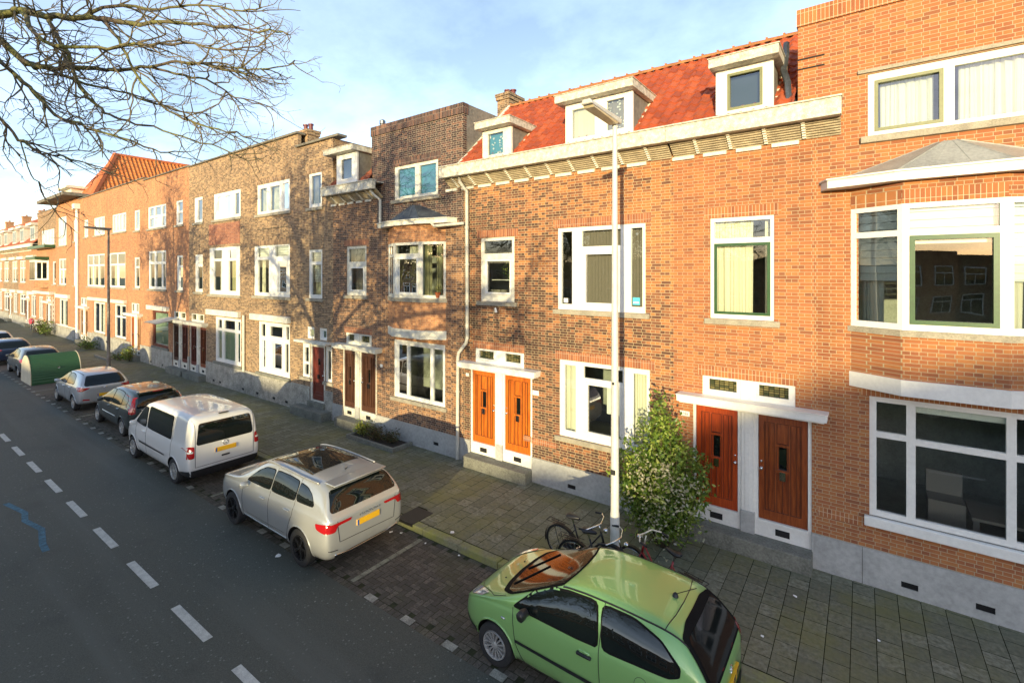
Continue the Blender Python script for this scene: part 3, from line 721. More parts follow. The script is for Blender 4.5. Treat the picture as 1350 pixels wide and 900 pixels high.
def facet(b, P0, P1):
    """map a plate built along x from 0..L, y depth, z onto the vertical plane P0->P1"""
    d = Vector((P1[0] - P0[0], P1[1] - P0[1])); d.normalize(); nrm = Vector((-d.y, d.x))
    b.v = [(P0[0] + d.x * x + nrm.x * y, P0[1] + d.y * x + nrm.y * y, z) for x, y, z in b.v]
    return b
def bay(H, cx, zs, zh, sash=None, cs='bands', eave=(6.86, 7.0), apex=7.5, fmat='white', roofm='zinc', band=(3.40, 3.66), low=4.36, wmat='white', side_full=False, half=1.3, fh=.61, pr=.37, slab=(1.75, 1.75), frm=None):
    L, A, B_, Rr = (cx - half, 0), (cx - fh, -pr), (cx + fh, -pr), (cx + half, 0)
    H.holes.append((cx - half + .12, cx + half - .12, zs - .02, zh + .02))
    brick = frm or H.brick
    ring = [L, A, B_, Rr]
    b = MB(); b.prism([L, A, B_, Rr], band[1], low); BW = H.part(b, 'bay_wall', brick); b = MB(); b.prism([L, A, B_, Rr], zh, eave[0]); H.part(b, 'bay_frieze', brick, BW)
    b = MB(); b.prism([(L[0] - .05, 0), (A[0] - .03, -pr - .06), (B_[0] + .03, -pr - .06), (Rr[0] + .05, 0)], low, zs - .002); H.part(b, 'bay_sill', 'sill', BW)
    b = MB(); b.prism([(L[0] - .03, 0), (A[0] - .02, -pr - .05), (B_[0] + .02, -pr - .05), (Rr[0] + .03, 0)], band[0], band[1]); H.part(b, 'bay_band', fmat, BW, bevel=.005)
    tr = zs + (zh - zs) * .77
    segs = [(L, A), (A, B_), (B_, Rr)]
    for k, (p, q) in enumerate(segs):
        w = math.dist(p, q)
        f = .07
        if k == 1: panes = [(f + .02, w - f - .02, tr + .05, zh - .08), (f + .02, w - f - .02, zs + .1, tr - .05)]
        elif side_full and k == 2: panes = [(f, w - f, zs + .1, zh - .08)]
        else: panes = [(f, w - f, tr + .05, zh - .08), (f, w - f, zs + .1, tr - .05)]
        b = facet(MB().plate(0, w, zs, zh, panes, .0, .08), p, q); W = H.part(b, 'bay_window', wmat)
        b = MB()
        for pn in panes: b.quad((pn[0], .05, pn[2]), (pn[1], .05, pn[2]), (pn[1], .05, pn[3]), (pn[0], .05, pn[3]))
        H.part(facet(b, p, q), 'pane', 'glass', W)
        if sash and k == 1:
            pn = panes[1]; b = MB(); b.plate(pn[0] + .003, pn[1] - .003, pn[2], pn[3], [(pn[0] + .07, pn[1] - .07, pn[2] + .07, pn[3] - .07)], -.012, .04); H.part(facet(b, p, q), 'sash', sash, W)
        b = MB()
        if cs == 'bands':
            hbands(b, .03, w - .03, tr, zh, .14, .13)
            if k != 1: hbands(b, .03, w - .03, zs + (tr - zs) * .5, tr, .14, .13)
            else: b.quad((.05, .13, tr - .18), (w - .05, .13, tr - .18), (w - .05, .13, tr - .05), (.05, .13, tr - .05))
            H.part(facet(b, p, q), 'blind', 'blind_white', W)
            if k != 1:
                b = MB(); drape(b, .05, .38, zs, zs + (tr - zs) * .5, .25, .03); H.part(facet(b, p, q), 'curtain', 'curtain_cream', W)
        else:
            if k == 0: drape(b, .1, .7, zs, zh, .2)
            elif k == 1: drape(b, w * .35, w * .9, zs, zh, .3)
            else: drape(b, .05, .3, zs, zh, .2); drape(b, .45, .72, zs, zh, .2)
            H.part(facet(b, p, q), 'curtain', 'curtain_olive' if k == 2 else 'curtain_cream', W)
    b = MB(); b.plate(cx - fh, cx + fh, zh, zh, [], 0, 0) if False else None
    b = MB(); fb = facet(MB().box(0, 2 * fh, -.006, .02, zh + .002, zh + .22), A, B_); H.part(fb, 'lintel', H.soldier, BW)
    fb = facet(MB().box(0, math.dist(L, A) - .01, -.006, .02, zh + .002, zh + .22), L, A); H.part(fb, 'lintel', H.soldier, BW)
    # eave slab + lead roof
    e0, e1 = eave; xl, xr = cx - slab[0], cx + slab[1]
    b = MB(); b.prism([(xl, 0), (xl + .12, -.3), (cx - fh - .1, -pr - .17), (cx + fh + .1, -pr - .17), (xr - .12, -.3), (xr, 0)], e0, e1)
    b.prism([(xl - .03, 0), (xl + .1, -.33), (cx - fh - .1, -pr - .21), (cx + fh + .1, -pr - .21), (xr - .1, -.33), (xr + .03, 0)], e1, e1 + .025)
    EV = H.part(b, 'bay_eave', fmat)
    z = e1 + .027
    P = [(xl + .25, 0, z), (cx - fh - .08, -pr - .12, z), (cx + fh + .08, -pr - .12, z), (xr - .25, 0, z)]
    T = [(cx - .13, -.004, apex), (cx - .07, -.12, apex - .015), (cx + .07, -.12, apex - .015), (cx + .13, -.004, apex)]
    b = MB(); b.add(P + T, [(0, 1, 5, 4), (1, 2, 6, 5), (2, 3, 7, 6), (4, 5, 6, 7)])
    for q in ((0, 4), (1, 5), (2, 6), (3, 7)): b.tube([(P + T)[q[0]], (P + T)[q[1]]], .012, 5)
    # standing folds
    for kk in (.33, .66):
        a = Vector(P[1]).lerp(Vector(P[2]), kk); c = Vector(T[1]).lerp(Vector(T[2]), kk); b.tube([a, c], .008, 4)
    H.part(b, 'bay_roof', roofm)
def dormer(H, x0, x1, z0, z1, panes, sl=(.08, .12), y0=-.24, eave_z=8.38, pitch=.937, mat='white', side='render', slabm='peel', sash=None, curt=None, glass='glass_up', yb=1.15):
    zmid = z0
    b = MB(); b.plate(x0, x1, z0, z1, panes, y0, y0 + .07); D = H.part(b, 'dormer', mat)
    b = MB(); yy = lambda z: -.3 + (z - eave_z) / pitch
    for x in (x0 + .02, x1 - .02):
        b.add([(x, y0 + .03, z0), (x, y0 + .03, z1), (x, yy(z1), z1), (x, yy(z0) + .05, z0)], [(0, 1, 2, 3)])
    b.quad((x0 + .03, y0 + .06, z1 - .01), (x1 - .03, y0 + .06, z1 - .01), (x1 - .03, 1.3, z1 - .01), (x0 + .03, 1.3, z1 - .01))
    b.quad((x0 + .03, .9, z0), (x1 - .03, .9, z0), (x1 - .03, .9, z1), (x0 + .03, .9, z1))
    H.part(b, 'dormer_cheek', side, D)
    b = MB(); b.box(x0 - sl[0], x1 + sl[1], y0 - .25, yb, z1 + .0, z1 + .17); b.box(x0 - sl[0] - .02, x1 + sl[1] + .02, y0 - .27, yb, z1 + .17, z1 + .19)
    H.part(b, 'dormer_roof', slabm, D, bevel=.006)
    b = MB()
    for x in (x0 - .0, x1 + .0):
        a = Vector((x, yy(z0 + .1) - .0, z0 + .05)); c = Vector((x, yy(z1 + .1), z1 + .1)); b.tube([a, c], .035, 4)
    H.part(b, 'flashing', 'white_worn', D)
    b = MB()
    for p in panes: b.quad((p[0], y0 + .045, p[2]), (p[1], y0 + .045, p[2]), (p[1], y0 + .045, p[3]), (p[0], y0 + .045, p[3]))
    H.part(b, 'pane', glass, D)
    b = MB(); b.quad((x0 + .04, y0 + .16, z0 + .02), (x1 - .04, y0 + .16, z0 + .02), (x1 - .04, y0 + .16, z1 - .02), (x0 + .04, y0 + .16, z1 - .02)); H.part(b, 'dark_backing', 'dim_inside', D)  # added dark sheet paints the dim inside and hides the roof tiles
    if sash:
        for i, mt in sash.items():
            p = panes[i]; b = MB(); b.plate(p[0] + .002, p[1] - .002, p[2], p[3], [(p[0] + .05, p[1] - .05, p[2] + .05, p[3] - .05)], y0 - .01, y0 + .04); H.part(b, 'sash', mt, D)
    for (i, mt, dots) in (curt or []):
        p = panes[i]; b = MB(); drape(b, p[0] - .02, p[1] + .02, p[2] - .03, p[3] + .03, y0 + .12, .006, .2)
        if dots:
            for k in range(26):
                q = rnd.uniform(p[0], p[1]); z = rnd.uniform(p[2], p[3]); r = rnd.uniform(.012, .032)
                b.add([(q + r * math.cos(a * 1.047), y0 + .1, z + r * math.sin(a * 1.047)) for a in range(6)], [(0, 1, 2, 3, 4, 5)], 1)
        H.part(b, 'curtain', [mt, 'sign'], D)
    return D
def cornice(H, x0, x1, z0=8.08, z1=8.38, left=True, right=True, mat='peel', proj=.52, step=.63, ph=0):
    b = MB(); b.box(x0, x1, -proj, -proj + .16, z0, z1); b.box(x0 - .015, x1 + .015, -proj - .03, -proj + .19, z1, z1 + .03)
    b.box(x0, x1, -proj + .16, -.0, z1 - .05, z1 - .01)
    C_ = H.part(b, 'cornice', mat, bevel=.006)
    b = MB(); n = 7; sw_ = (proj - .19) / n; dz = .034
    for k in range(n):
        y = -proj + .17 + k * sw_; b.box(x0 + .02, x1 - .02, y, y + sw_ - .004, z0 - .0 - k * dz, z0 + .03 - k * dz); b.box(x0 + .02, x1 - .02, y + sw_ - .012, y + sw_ - .004, z0 - (k + 1) * dz, z0 - k * dz)
    H.part(b, 'soffit', 'soffit', C_)
    b = MB(); x = x0 + .35 + ph
    while x < x1 - .1:
        for k in range(n): y = -proj + .165 + k * sw_; b.box(x - .03, x + .03, y - .006, y + sw_ * .8, z0 - .028 - k * dz, z0 + .004 - k * dz)
        b.box(x0 + .02, x1 - .02, -.006, -.0, z0 - n * dz, z0 - n * dz + .02) if x == x0 else None
        b.box(x - step + .09, x - .09, -.045, -.002, z0 - n * dz - .07, z0 - n * dz)
        x += step
    H.part(b, 'bracket', 'white_worn', C_)
def ridge(H, x0, x1, y, z, r=.11):
    b = MB(); x = x0
    while x < x1 - .05:
        e = min(x + .36, x1); o = [(math.cos(a) * 1, math.sin(a)) for a in [math.pi * k / 8 for k in range(9)]]
        for i in range(8):
            (c0, s0), (c1, s1) = o[i], o[i + 1]
            b.quad((x, y + c0 * r, z + s0 * r), (e, y + c0 * r * .86, z + s0 * r * .86), (e, y + c1 * r * .86, z + s1 * r * .86), (x, y + c1 * r, z + s1 * r))
        b.box(x - .01, x + .035, y - r * .6, y + r * .6, z + r * .6, z + r * 1.12)
        x += .36
    H.part(b, 'ridge_tiles', 'ridge', smooth=False)
M['ridge'] = simple('mortared_ridge', (.5, .2, .07), .85, dirt=.3, scale=5)
def chimney(H, x, y, z0, z1, w=.55, d=.5, mat='brick_far', pots=((-.12, 0, .25), (.14, 0, .2)), capm='sill'):
    b = MB(); b.box(x - w / 2, x + w / 2, y - d / 2, y + d / 2, z0, z1); b.box(x - w / 2 - .04, x + w / 2 + .04, y - d / 2 - .04, y + d / 2 + .04, z1 - .22, z1 - .1)
    b.box(x - w / 2 - .06, x + w / 2 + .06, y - d / 2 - .06, y + d / 2 + .06, z1 - .1, z1)
    C_ = H.part(b, 'chimney', mat)
    for (dx, dy, h) in pots:
        b = MB(); b.lathe([(.09, 0), (.08, h * .8), (.11, h * .82), (.11, h), (.07, h), (.07, 0)], (x + dx, y + dy, z1), 'z', 12); H.part(b, 'chimney_pot', 'door_maroon', C_, smooth=True, auto=40)
    return C_
def pipe(H, pts, r=.045, mat='drain', clips=True, name='downpipe'):
    b = MB(); b.tube(pts, r, 10)
    if clips:
        for i in range(len(pts) - 1):
            a, c = Vector(pts[i]), Vector(pts[i + 1]); L = (c - a).length; n = int(L / 1.1)
            for k in range(1, n + 1):
                p = a.lerp(c, k / (n + 1)); dr = (c - a).normalized(); b.tube([p - dr * .03, p + dr * .03], r * 1.25, 10)
    return H.part(b, name, mat, smooth=True, auto=50)
def sign(H, x, z, w=.17, h=.09, txt=None, y=-.012):
    b = MB(); b.box(x - w / 2, x + w / 2, y, .0, z - h / 2, z + h / 2); S_ = H.part(b, 'number_plate', 'sign', bevel=.004)
    if txt: text_obj(txt, 'number', h * .85, 'ink', S_, (x - H.xc - .01, y - .003, z), (R(90), 0, 0), .001)
def tileroof(H, x0, x1, y0=-.3, z0=8.38, y1=2.24, z1=10.76, mat='tile_red'):
    L_ = math.hypot(y1 - y0, z1 - z0); b = MB(); V = Vector((0, (y1 - y0) / L_, (z1 - z0) / L_))
    pantile(b, (x0, y0, z0), (1, 0, 0), V, (0, -V.z, V.y), x1 - x0, L_)
    H.part(b, 'roof', mat)
    b = MB(); b.uv = None
    b.quad((x0, y1, z1), (x1, y1, z1), (x1, y1 + 2.5, 8.5), (x0, y1 + 2.5, 8.5)); b.quad((x0, y0 + .1, z0 - .06), (x1, y0 + .1, z0 - .06), (x1, y1, z1 - .06), (x0, y1, z1 - .06))
    H.part(b, 'roof_back', 'bitumen')
BR_GROUP = 'row houses along the street'
# ---- house A, right edge
A = House('brick_house', 'tall orange brick house at the right edge with a bay window and flat parapet', -.72, 4.9, 10.25, 'brick_orange', 'soldier_orange', group=BR_GROUP)
A.extra.append((-.97, -.72, 8.0, 10.25))
A.win(.08, 2.2, 7.74, 8.82, [(.17, 1.07, 7.82, 8.7), (1.2, 2.1, 7.82, 8.7)], curt=[('drape', 0, .12, .85, 'curtain_white'), ('drape', 1, .1, 1, 'curtain_white')], sash={0: 'olive'}, lintel=False, glass='glass_up')
b = MB(); b.box(-.06, 2.35, -.04, .03, 8.84, 8.9); A.part(b, 'drip_strip', 'sill')
bay(A, 1.14, 4.46, 6.5, sash='green')
gp = [(.2, .6, 2.66, 3.17), (.72, 1.79, 2.62, 3.17), (1.9, 2.32, 2.62, 3.17), (.2, .6, 1.3, 2.56), (.72, 1.79, 1.3, 2.52), (1.9, 2.32, 1.3, 2.52)]
A.win(.1, 2.42, 1.2, 3.26, gp, sill=False, lintel=True, curt=[('flat', 1, 0, 1, 'blind_white', .86)])
b = MB(); b.box(.03, 2.5, -.09, .05, 1.04, 1.2); A.part(b, 'window_sill', 'white', bevel=.01)
b = MB()     # the furniture one sees through the ground window
b.box(.95, 1.45, 1.0, 1.5, .5, 1.35); b.box(.95, 1.45, 1.42, 1.5, 1.3, 1.75); b.box(1.5, 2.3, .8, 1.6, 1.2, 1.25); b.box(1.52, 1.6, .85, .9, .5, 1.2); b.box(2.2, 2.28, .85, .9, .5, 1.2)
A.part(b, 'dining_set', 'curtain_grey')
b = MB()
for (xx, zz_, ww) in ((-.97, 9.32, .42), (-.97, 9.14, .42)): b.box(xx - .005, xx + ww, -.012, .01, zz_, zz_ + .025)  # dark strips paint the shade of two recessed brick lines
A.part(b, 'brick_line_shade', 'dark')
b = MB(); b.box(-.66, .1, -.006, .02, .98, 1.13); A.part(b, 'brick_course', 'soldier_orange')
A.plinth(-.72, 4.9, .63, 'stone', (.64, 1.55, 3.0), vz=.14)
A.finish(roof=True, side=None) if False else A.finish()
b = MB(); b.box(.0, .006, -.038, -.03, -.02, .63); A.part(b, 'plinth_joint', 'dark')
# ---- house B (orange, bush)
B = House('brick_house', 'orange brick house with two red doors under a red tiled roof, shrub before it', -3.28, -.72, 8.1, 'brick_orange', 'soldier_orange', group=BR_GROUP)
B.door_pair((-2.82, -2.01), (-1.64, -.81), 'door_red', 'door_redbrown')
B.win(-2.53, -1.36, 4.46, 6.5, [(-2.46, -1.43, 6.08, 6.42), (-2.46, -1.43, 4.55, 5.98)], curt=[('drape', (0, 1), 0, .66, 'curtain_cream'), ('drape', (0, 1), .86, .98, 'curtain_cream')], sash={1: 'green'})
B.plinth(-3.28, -.72)
sign(B, -3.04, 2.42, .2, .1, '216a')
tileroof(B, -3.28, -.97); ridge(B, -3.28, -.97, 2.24, 10.74)
cornice(B, -3.28, -.28, ph=.18)
dormer(B, -2.36, -1.34, 8.45, 9.38, [(-2.15, -1.52, 8.56, 9.28)], sash={0: 'olive'})
b = MB(); b.tube([(-1.22, .5, 9.9), (-1.2, .3, 9.6), (-1.24, .25, 9.3), (-1.15, .1, 9.0), (-1.12, 0, 8.6)], .06, 6); B.part(b, 'lead_flashing', 'lead')
B.finish(soldier_top=False, roof=False)
# ---- house C (mixed brick)
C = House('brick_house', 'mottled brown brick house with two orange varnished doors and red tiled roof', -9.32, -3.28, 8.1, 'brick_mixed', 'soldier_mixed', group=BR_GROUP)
C.door_pair((-9.0, -8.17), (-7.84, -6.99), 'door_orange', 'door_orange')
C.win(-6.17, -3.9, 4.48, 6.5, [(-6.07, -5.77, 4.62, 6.4), (-5.5, -4.5, 6.02, 6.4), (-5.45, -4.55, 4.62, 5.88), (-4.25, -3.98, 4.62, 6.4)],
      curt=[('slats', (1, 2), 0, 1, 'blind_grey'), ('slats', 3, 0, 1, 'blind_grey')], sash={2: 'white'})
C.win(-6.12, -3.8, 1.35, 3.24, [(-5.99, -5.67, 1.5, 3.12), (-5.45, -4.45, 2.86, 3.14), (-5.4, -4.47, 1.52, 2.76), (-4.2, -3.88, 1.5, 3.12)],
      curt=[('drape', 0, 0, 1, 'curtain_cream'), ('drape', 3, 0, 1, 'curtain_cream'), ('drape', 2, .5, .85, 'curtain_white', .45)], sash={2: 'white'})
C.win(-8.68, -7.5, 4.6, 6.36, [(-8.58, -7.6, 5.92, 6.27), (-8.52, -7.62, 4.8, 5.76)], sash={1: 'white'}, mat='white_worn')
b = MB(); b.box(-8.48, -8.15, .22, .3, 4.62, 4.92); b.box(-8.12, -7.95, .24, .3, 4.62, 4.92, 0); C.part(b, 'window_box', 'sill')
b = MB()
for k in range(60):
    x = -7.95 + rnd.gauss(0, .13); z = 5.45 + rnd.gauss(0, .14); y = .35 + rnd.gauss(0, .06); q = rnd.uniform(.03, .07); b.add([(x, y, z), (x + q, y - .02, z + q * .5), (x + q * .3, y, z + q)], [(0, 1, 2)])
C.part(b, 'house_plant', 'leaf')
b = MB(); b.box(-8.5, -7.65, .3, .5, 5.18, 5.2); C.part(b, 'shelf', 'curtain_white')
b = MB(); b.box(-6.02, -5.9, .055, .06, 4.65, 4.76); C.part(b, 'sticker', 'sign'); b = MB(); b.box(-4.22, -4.05, .055, .06, 4.66, 4.83); b.box(-4.2, -4.07, .05, .055, 4.7, 4.73, 1); C.part(b, 'sticker', ['stickerblue', 'sign'])
b = MB(); b.box(-7.2, -6.98, -.006, .02, 1.0, 1.14); b.box(-6.95, -6.2, -.006, .02, .98, 1.13); C.part(b, 'brick_course', 'soldier_mixed')
C.plinth(-9.32, -3.28, .63, 'stone', (-5.75, ))
sign(C, -9.16, 2.48, .12, .09); sign(C, -6.82, 2.3, .19, .12)
tileroof(C, -9.3, -3.24); ridge(C, -9.25, -3.28, 2.24, 10.74)
cornice(C, -9.8, -3.285, ph=0)
dormer(C, -8.4, -7.42, 8.45, 9.24, [(-8.22, -7.7, 8.56, 9.13)], curt=[(0, 'tealblind', True)], mat='white_worn')
dormer(C, -5.8, -4.1, 8.45, 9.42, [(-5.62, -5.02, 8.58, 9.27), (-4.72, -4.3, 8.62, 9.3)], curt=[(0, 'curtain_cream', False), (1, 'curtain_grey', True)], sl=(.16, .1))
b = MB(); b.tube([(-9.3, -.25, 8.4), (-9.3, 2.24, 10.78)], .09, 4); C.part(b, 'verge', 'white_worn')
chimney(C, -9.95, 3.1, 9.5, 11.5, .5, .8, 'brick_tan')
pipe(C, [(-9.2, -.3, 8.12), (-9.2, -.28, 7.95), (-9.1, -.1, 7.7), (-9.1, -.08, 3.55), (-9.14, -.08, 3.4), (-9.42, -.08, 3.1), (-9.46, -.08, 2.95), (-9.46, -.1, .02)], .05)
b = MB(); b.tube([(-8.15, -.02, 4.32), (-8.05, -.12, 4.42), (-8.0, -.14, 4.32)], .03, 6); C.part(b, 'wall_bracket', 'white')
C.finish(soldier_top=False, roof=False)
# ---- house D (dark, bay)
D = House('brick_house', 'tall dark purple brick house with a bay window and lead bay roof', -13.22, -9.32, 10.3, 'brick_darklow', 'soldier_dark', group=BR_GROUP, side='render', split=(6.9, 'brick_dark'), depth=1.9)
D.extra.append((-13.49, -13.22, 8.0, 10.3))
D.win(-12.34, -10.34, 7.74, 8.82, [(-12.2, -11.38, 7.84, 8.72), (-11.18, -10.46, 7.84, 8.72)], glass='glass_up', mat='white_worn', curt=[('flat', (0, 1), 0, 1, 'tealblind', 0)])
D.soldier = 'brick_far'
bay(D, -11.32, 4.62, 6.32, sash='white', cs='drape', eave=(6.84, 6.97), apex=7.5, roofm='lead', low=4.5, wmat='white_worn', fmat='white_worn', slab=(1.6, 1.75), side_full=True, frm='brick_far')
D.win(-12.36, -10.05, 1.38, 3.24, [(-12.22, -11.76, 1.5, 3.08), (-11.64, -10.7, 1.5, 3.08), (-10.58, -10.17, 1.5, 3.08)])
b = MB(); b.lathe([(.05, 0), (.08, .14), (.09, .15), (.09, .17)], (-10.25, -.1, 4.64), 'z', 12); D.part(b, 'flower_pot', 'terracotta')
b = MB()
for k in range(40):
    x = -10.25 + rnd.gauss(0, .05); z = 4.88 + rnd.gauss(0, .06); y = -.1 + rnd.gauss(0, .04); b.add([(x, y, z), (x + .04, y - .02, z + .02), (x + .01, y, z + .06)], [(0, 1, 2)])
D.part(b, 'house_plant', 'leaf_yellow')
D.plinth(-13.22, -9.32, .63, 'stone', (-10.4,), vz=.2)
sign(D, -12.98, 2.3, .12, .1)
pipe(D, [(-10.2, -.42, 6.85), (-10.1, -.4, 6.75), (-9.2, -.1, 6.8)], .045, clips=False)
pipe(D, [(-13.1, -.35, 8.1), (-13.0, -.3, 7.95), (-12.9, -.12, 7.8), (-12.9, -.12, 7.0)], .045)
D.soldier = 'soldier_dark'
D.finish(intdepth=1.8)
# body behind D below roof
b = MB(); b.box(-13.4, -9.34, 1.95, 9, 0, 8.3); b.prism_y([(-13.4, 8.3), (-9.34, 8.3), (-9.34, 10.2), (-13.4, 10.2)], 1.95, 3.4); D.part(b, 'rear_block', 'brick_dark')
# ---- house E
E = House('brick_house', 'narrow brown brick house with two dark brown doors and a small dormer', -15.72, -13.22, 8.12, 'brick_darklow', 'soldier_darklow', group=BR_GROUP)
E.door_pair((-15.08, -14.44), (-14.1, -13.3), 'door_brown', 'door_brown', canopy=(-.25, .3), white='white_worn')
E.win(-14.92, -13.78, 4.6, 6.33, [(-14.81, -13.88, 5.78, 6.24), (-14.75, -13.93, 4.74, 5.6)], curt=[('drape', (0, 1), .1, .9, 'curtain_grey')], sash={1: 'white'}, mat='white_worn')
E.plinth(-15.72, -13.22, .63, 'stone')
tileroof(E, -15.7, -13.4, mat='tile_dull'); cornice(E, -15.75, -12.85, proj=.5, z0=8.12, z1=8.4, step=.5)
dormer(E, -15.15, -13.98, 8.5, 9.55, [(-14.92, -14.2, 8.62, 9.4)], sash={0: 'white'}, sl=(.45, .1))
b = MB(); b.lathe([(.09, 0), (.09, .6), (.12, .62), (.12, .75), (.05, .8)], (-15.3, 1.9, 10.6), 'z', 10); E.part(b, 'flue', 'lead')
E.finish(soldier_top=False, roof=False)
# ---- house F
F = House('brick_house', 'tan brick house with a maroon door, stepped parapet and horizontal blinds', -21.91, -15.72, 10.33, 'brick_tan', 'soldier_tan', group=BR_GROUP, depth=2.4)
F.extra.append((-21.91, -18.1, 10.33, 10.88))
F.win(-17.35, -16.45, 7.88, 9.2, [(-17.2, -16.56, 8.02, 9.1)], glass='glass_up', curt=[('drape', 0, 0, .3, 'curtain_grey')])
F.win(-17.35, -16.42, 4.42, 6.28, [(-17.2, -16.52, 5.82, 6.18), (-17.18, -16.54, 4.56, 5.7)], curt=[('bands', 0, 0, 1, 'blind_white'), ('bands', 1, 0, 1, 'blind_white', .45)], lintel=False)
F.win(-21.4, -18.7, 7.9, 9.2, [(-21.22, -20.6, 8.02, 9.02), (-20.3, -19.55, 8.02, 9.02), (-19.3, -18.85, 8.02, 9.05)], glass='glass_up', curt=[('drape', 0, 0, .5, 'curtain_cream'), ('drape', 1, 0, .5, 'curtain_cream')])
F.win(-21.66, -18.7, 4.4, 6.56, [(-21.4, -20.4, 6.08, 6.45), (-21.35, -20.42, 4.55, 5.95), (-19.9, -18.85, 6.08, 6.5), (-19.75, -18.95, 4.55, 5.92)], curt=[('bands', (0, 2), 0, 1, 'blind_white'), ('drape', 1, 0, .3, 'curtain_cream')], sash={3: 'white'})
F.win(-21.25, -18.7, 1.13, 3.3, [(-21.05, -20.72, 2.68, 3.2), (-20.35, -19.25, 2.68, 3.2), (-19.05, -18.82, 2.68, 3.2), (-21.0, -20.72, 1.35, 2.5), (-20.15, -19.3, 1.35, 2.5), (-19.1, -18.85, 1.35, 2.5)], lintel=False, curt=[('flat', 4, 0, 1, 'curtain_olive')], sash={4: 'white', 1: 'white'}, sillmat='concrete', sd=.1)
b = MB(); b.box(-21.75, -18.62, -.16, .0, 3.36, 3.62); F.part(b, 'window_canopy', 'white_worn', bevel=.01)
F.win(-17.45, -16.95, 2.86, 3.32, [(-17.3, -17.02, 2.96, 3.22)], sill=False, lintel=False, name='small_window'); F.win(-16.62, -16.12, 2.86, 3.32, [(-16.5, -16.2, 2.96, 3.22)], sill=False, lintel=False, name='small_window')
F.win(-17.78, -17.25, 1.35, 2.66, [(-17.65, -17.38, 1.95, 2.5), (-17.65, -17.38, 1.45, 1.85)], lintel=False, name='side_light'); F.win(-16.22, -15.8, 1.35, 2.66, [(-16.12, -15.9, 1.45, 2.5)], lintel=False, name='side_light')
F.holes.append((-17.24, -16.23, .3, 2.72))
b = MB(); b.plate(-17.24, -16.23, .3, 2.72, [(-17.12, -16.34, .55, 2.58)], .02, .1); F.part(b, 'door_frame', 'white_worn')
F.door(-17.12, -16.34, .55, 2.58, 'door_maroon', 1)
b = MB(); b.box(-17.9, -15.75, -.3, .02, 2.73, 2.82); F.part(b, 'canopy', 'white_worn', bevel=.01)
b = MB(); b.box(-17.9, -15.8, -.45, .03, -.02, .3); b.box(-17.3, -16.2, -.1, .02, .3, .5, 0); F.part(b, 'door_step', 'concrete', bevel=.01)
b = MB(); b.box(-21.3, -18.9, -.012, .02, 7.25, 7.27); F.part(b, 'brick_line_shade', 'dark')
F.plinth(-21.91, -15.72, 1.02, 'plinth_dirty', (-18.9, -19.9, -21.3))
F.finish(intdepth=2.3, coping=None, soldier_top=False)
b = MB(); b.box(-18.15, -15.3, -.1, .3, 10.33, 10.42); b.box(-22.0, -18.05, -.1, .3, 10.88, 10.97); F.part(b, 'coping', 'coping', bevel=.01)
b = MB(); b.box(-21.9, -15.75, 2.45, 9, 0, 8.2); F.part(b, 'rear_block', 'brick_tan')
chimney(F, -18.35, .6, 10.3, 11.15, .7, .5, 'brick_tan', ((-.2, 0, .32), (.18, 0, .28)))
# ---- house G
G = House('brick_house', 'tan brick house with an orange panel between its windows, maroon doors at left', -28.6, -21.91, 10.9, 'brick_tan', 'soldier_tan', group=BR_GROUP)
G.win(-25.7, -22.9, 7.95, 9.22, [(-25.3, -24.95, 8.1, 9.05), (-24.5, -23.9, 8.1, 9.03), (-23.5, -23.1, 8.1, 9.06)], glass='glass_up', lintel=False, curt=[('drape', 1, 0, .4, 'curtain_cream')])
G.win(-26.2, -22.95, 4.35, 6.62, [(-25.75, -24.85, 6.08, 6.48), (-25.7, -24.9, 4.55, 5.95), (-24.2, -23.35, 6.08, 6.46), (-24.15, -23.4, 4.55, 5.95)], lintel=False, curt=[('drape', (1,), .4, .9, 'curtain_cream'), ('drape', 3, 0, 1, 'curtain_olive')])
G.win(-25.5, -22.85, 1.13, 3.28, [(-25.25, -24.85, 2.75, 3.15), (-24.6, -23.5, 2.75, 3.15), (-23.35, -22.98, 2.75, 3.15), (-25.25, -24.85, 1.3, 2.62), (-24.6, -23.5, 1.3, 2.62), (-23.35, -22.98, 1.3, 2.62)], lintel=False, sillmat='concrete', curt=[('flat', (3, 4, 5), 0, 1, 'foil')])
b = MB(); b.box(-26.2, -22.85, -.16, 0, 3.36, 3.62); G.part(b, 'window_canopy', 'white_worn', bevel=.01)
b = MB(); b.box(-26.2, -22.95, -.008, .02, 6.75, 7.75); G.part(b, 'brick_panel', 'brick_red')
G.win(-27.97, -26.95, 7.95, 9.25, [(-27.6, -27.05, 8.1, 9.1)], glass='glass_up'); G.win(-27.87, -26.92, 4.42, 6.33, [(-27.6, -27.02, 5.85, 6.2), (-27.6, -27.02, 4.58, 5.7)], lintel=False)
G.door_pair((-28.45, -27.7), (-27.3, -26.55), 'door_maroon', 'door_redbrown', transz=(2.88, 3.3), canopy=(-.1, .2), white='white_worn')
G.plinth(-28.6, -21.91, 1.02, 'plinth_dirty', (-22.6, -24.9, -25.6))
pipe(G, [(-22.45, -.07, 3.5), (-22.45, -.07, 1.0)], .06)
G.finish(soldier_top=False, coping='coping')
